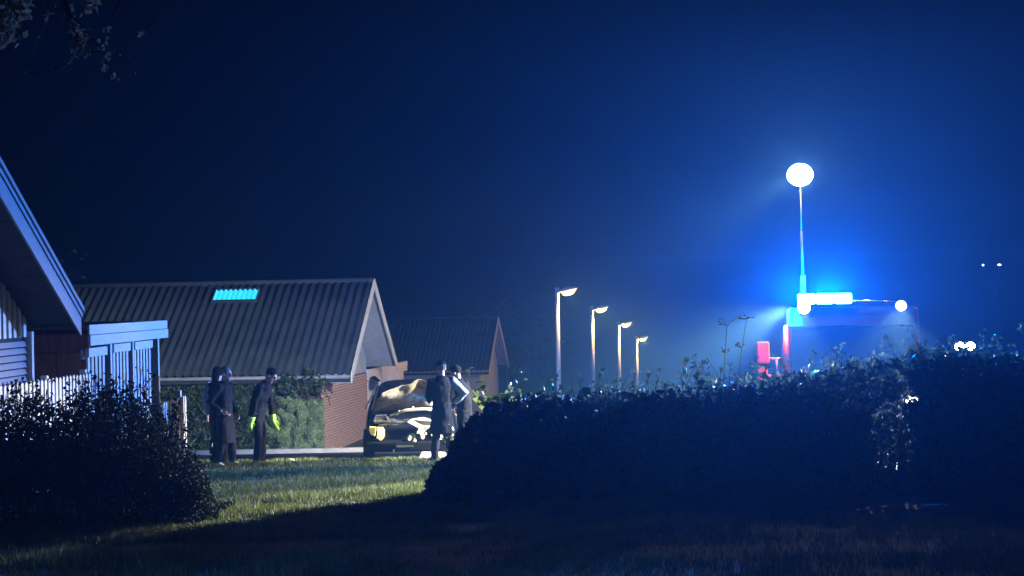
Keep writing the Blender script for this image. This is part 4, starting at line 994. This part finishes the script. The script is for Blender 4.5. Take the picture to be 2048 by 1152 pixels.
# ------------------------------------------------------------------ overhanging tree, top left
def tree():
    t = empty('overhanging_tree', (-5.2, 9.5, terr(9.5)), 0, 'dim brown-leaved tree branches hanging into the top left corner', 'tree')
    off = Vector((5.2, -9.5, -terr(9.5)))
    m_ = MB(); m_.tube([(0, 0, -.2), (.05, 0, 1.5), (-.05, .1, 3.2), (.1, 0, 4.6)], [.19, .15, .12, .07], 12); m_.build('trunk', M['twig'], t, True)
    rr = random.Random(12); c = []
    cr = []
    for i in range(9000):
        a = rr.gauss(0, .9); b_ = rr.gauss(0, .9); cc = rr.gauss(0, .45); cr.append((-.1+a, b_, 4.3+cc))
    def br(pts, r0, nm='branch', n_leaf=0, sp=.03, tip=.55, sz=.05):
        P = [Vector(p)+off for p in pts]; m_ = MB(); m_.tube(P, [r0*(1-.75*i/len(P)) for i in range(len(P))], 5); m_.build(nm, M['twig'], t)
        for _ in range(n_leaf):
            f = tip+(1-tip)*rr.random(); s = f*(len(P)-1); a = min(int(s), len(P)-2); q = P[a].lerp(P[a+1], s-a)
            c.append((tuple(q+Vector((rr.gauss(0, sp), rr.gauss(0, sp*2), rr.gauss(0, sp)))), sz))
    Y = 9.5
    def px(x, y): return ((x-1024)/3264*Y, Y + rr.uniform(-.15, .15), (612-y)/3264*Y + (x-200)*.0)
    br([(-5.2, 9.5, 1.6), (-3.6, 9.5, 1.95), px(40, -60), px(140, -10), px(160, 40)], .035, n_leaf=0)
    br([px(-60, -40), px(-10, 10), px(5, 60)], .02, n_leaf=330, sp=.05, tip=.2, sz=.05)
    br([px(-20, -60), px(15, -12), px(45, 2)], .02, n_leaf=190, sp=.035, tip=.3)
    br([px(140, -10), px(148, 30), px(162, 65), px(178, 108)], .012, n_leaf=190, sp=.018, tip=.15, sz=.035)
    br([px(140, 10), px(175, 55), px(205, 90), px(215, 125), px(236, 158)], .010, n_leaf=34, sp=.022, tip=.2, sz=.035)
    br([px(170, 100), px(150, 112), px(128, 124), px(98, 133), px(36, 136)], .005, n_leaf=9, sp=.006, tip=.2, sz=.02)
    br([px(185, 100), px(240, 104), px(262, 116), px(284, 155)], .005, n_leaf=8, sp=.008, tip=.2, sz=.022)
    br([px(270, -30), px(262, 5), px(245, 35), px(225, 58), px(212, 90)], .005, n_leaf=14, sp=.012, tip=.6, sz=.03)
    br([px(330, -30), px(322, 10), px(305, 50), px(291, 72)], .004, n_leaf=5, sp=.006, tip=.85, sz=.03)
    br([px(60, -40), px(110, 15), px(104, 30)], .005, n_leaf=5, sp=.01, tip=.7, sz=.03)
    br([px(60, 95), px(74, 62), px(95, 20), px(100, -20)], .003, n_leaf=2, sp=.004, tip=.0, sz=.02)
    br([px(150, -40), px(175, -5), px(200, 4)], .01, n_leaf=40, sp=.03, tip=.4, sz=.05)
    P = np.array([q for q, s in c]); Sz = np.array([s for q, s in c])
    leaves('leaves', P, Sz, M['leaf_brown'], t, up=.2)['kind'] = 'stuff'
    leaves('crown', np.array([q for q in cr if q[0] < .9 and q[2] > 3.9]), .08, M['leaf_brown'], t, up=.2)['kind'] = 'stuff'
tree()

# a few dark trees beyond the houses, almost lost in the night
def bg_tree(x, y, h, w_, lab):
    z = terr(y); t = empty('background_tree', (x, y, z), 0, lab, 'tree', 'dim trees beyond the houses'); rr = random.Random(int(x*10))
    m_ = MB(); m_.tube([(0, 0, -.3), (.1, 0, h*.35), (-.1, 0, h*.7)], [.22, .16, .06], 8); m_.build('trunk', M['twig'], t)
    c = []
    for k_ in range(16):
        a = rr.uniform(0, 6.28); r = rr.uniform(.2, 1)*w_*.6; zz = h*rr.uniform(.4, .92); q = Vector((r*math.cos(a), r*math.sin(a), zz))
        m_ = MB(); m_.tube([(0, 0, zz*.65), q.lerp(Vector((0, 0, zz*.65)), .4), q], [.07, .05, .02], 5); m_.build('branch', M['twig'], t)
        for _ in range(260): c.append(tuple(q + Vector((rr.gauss(0, w_*.17), rr.gauss(0, w_*.17), rr.gauss(0, h*.07)))))
    leaves('crown', np.array(c), .22, M['leaf'], t, up=.2)['kind'] = 'stuff'
for a in ((-22, 70, 9, 5, 'broad dim tree beyond the left end of the corrugated roof'), (-.5, 118, 8.5, 5, 'dim tree behind the distant gable')):
    bg_tree(*a)

# ------------------------------------------------------------------ haze
hz = MB().box(-78, 78, -14, 172, -13.6, 4.1).build('haze', mat('haze_placeholder', (.5, .5, .5)))  # mist volume added to carry the lens bloom of the lamps
hm = bpy.data.materials.new('haze'); hm.use_nodes = True; hn = hm.node_tree; hn.nodes.clear()
pv = hn.nodes.new('ShaderNodeVolumePrincipled'); pv.inputs['Color'].default_value = (.20, .58, 1, 1); pv.inputs['Density'].default_value = HAZE; pv.inputs['Anisotropy'].default_value = ANISO
ho = hn.nodes.new('ShaderNodeOutputMaterial'); hn.links.new(pv.outputs[0], ho.inputs['Volume'])
hz.data.materials.clear(); hz.data.materials.append(hm); hz['kind'] = 'stuff'
tag(hz, 'thin mist added to give the lens glow around the lamps', 'haze')
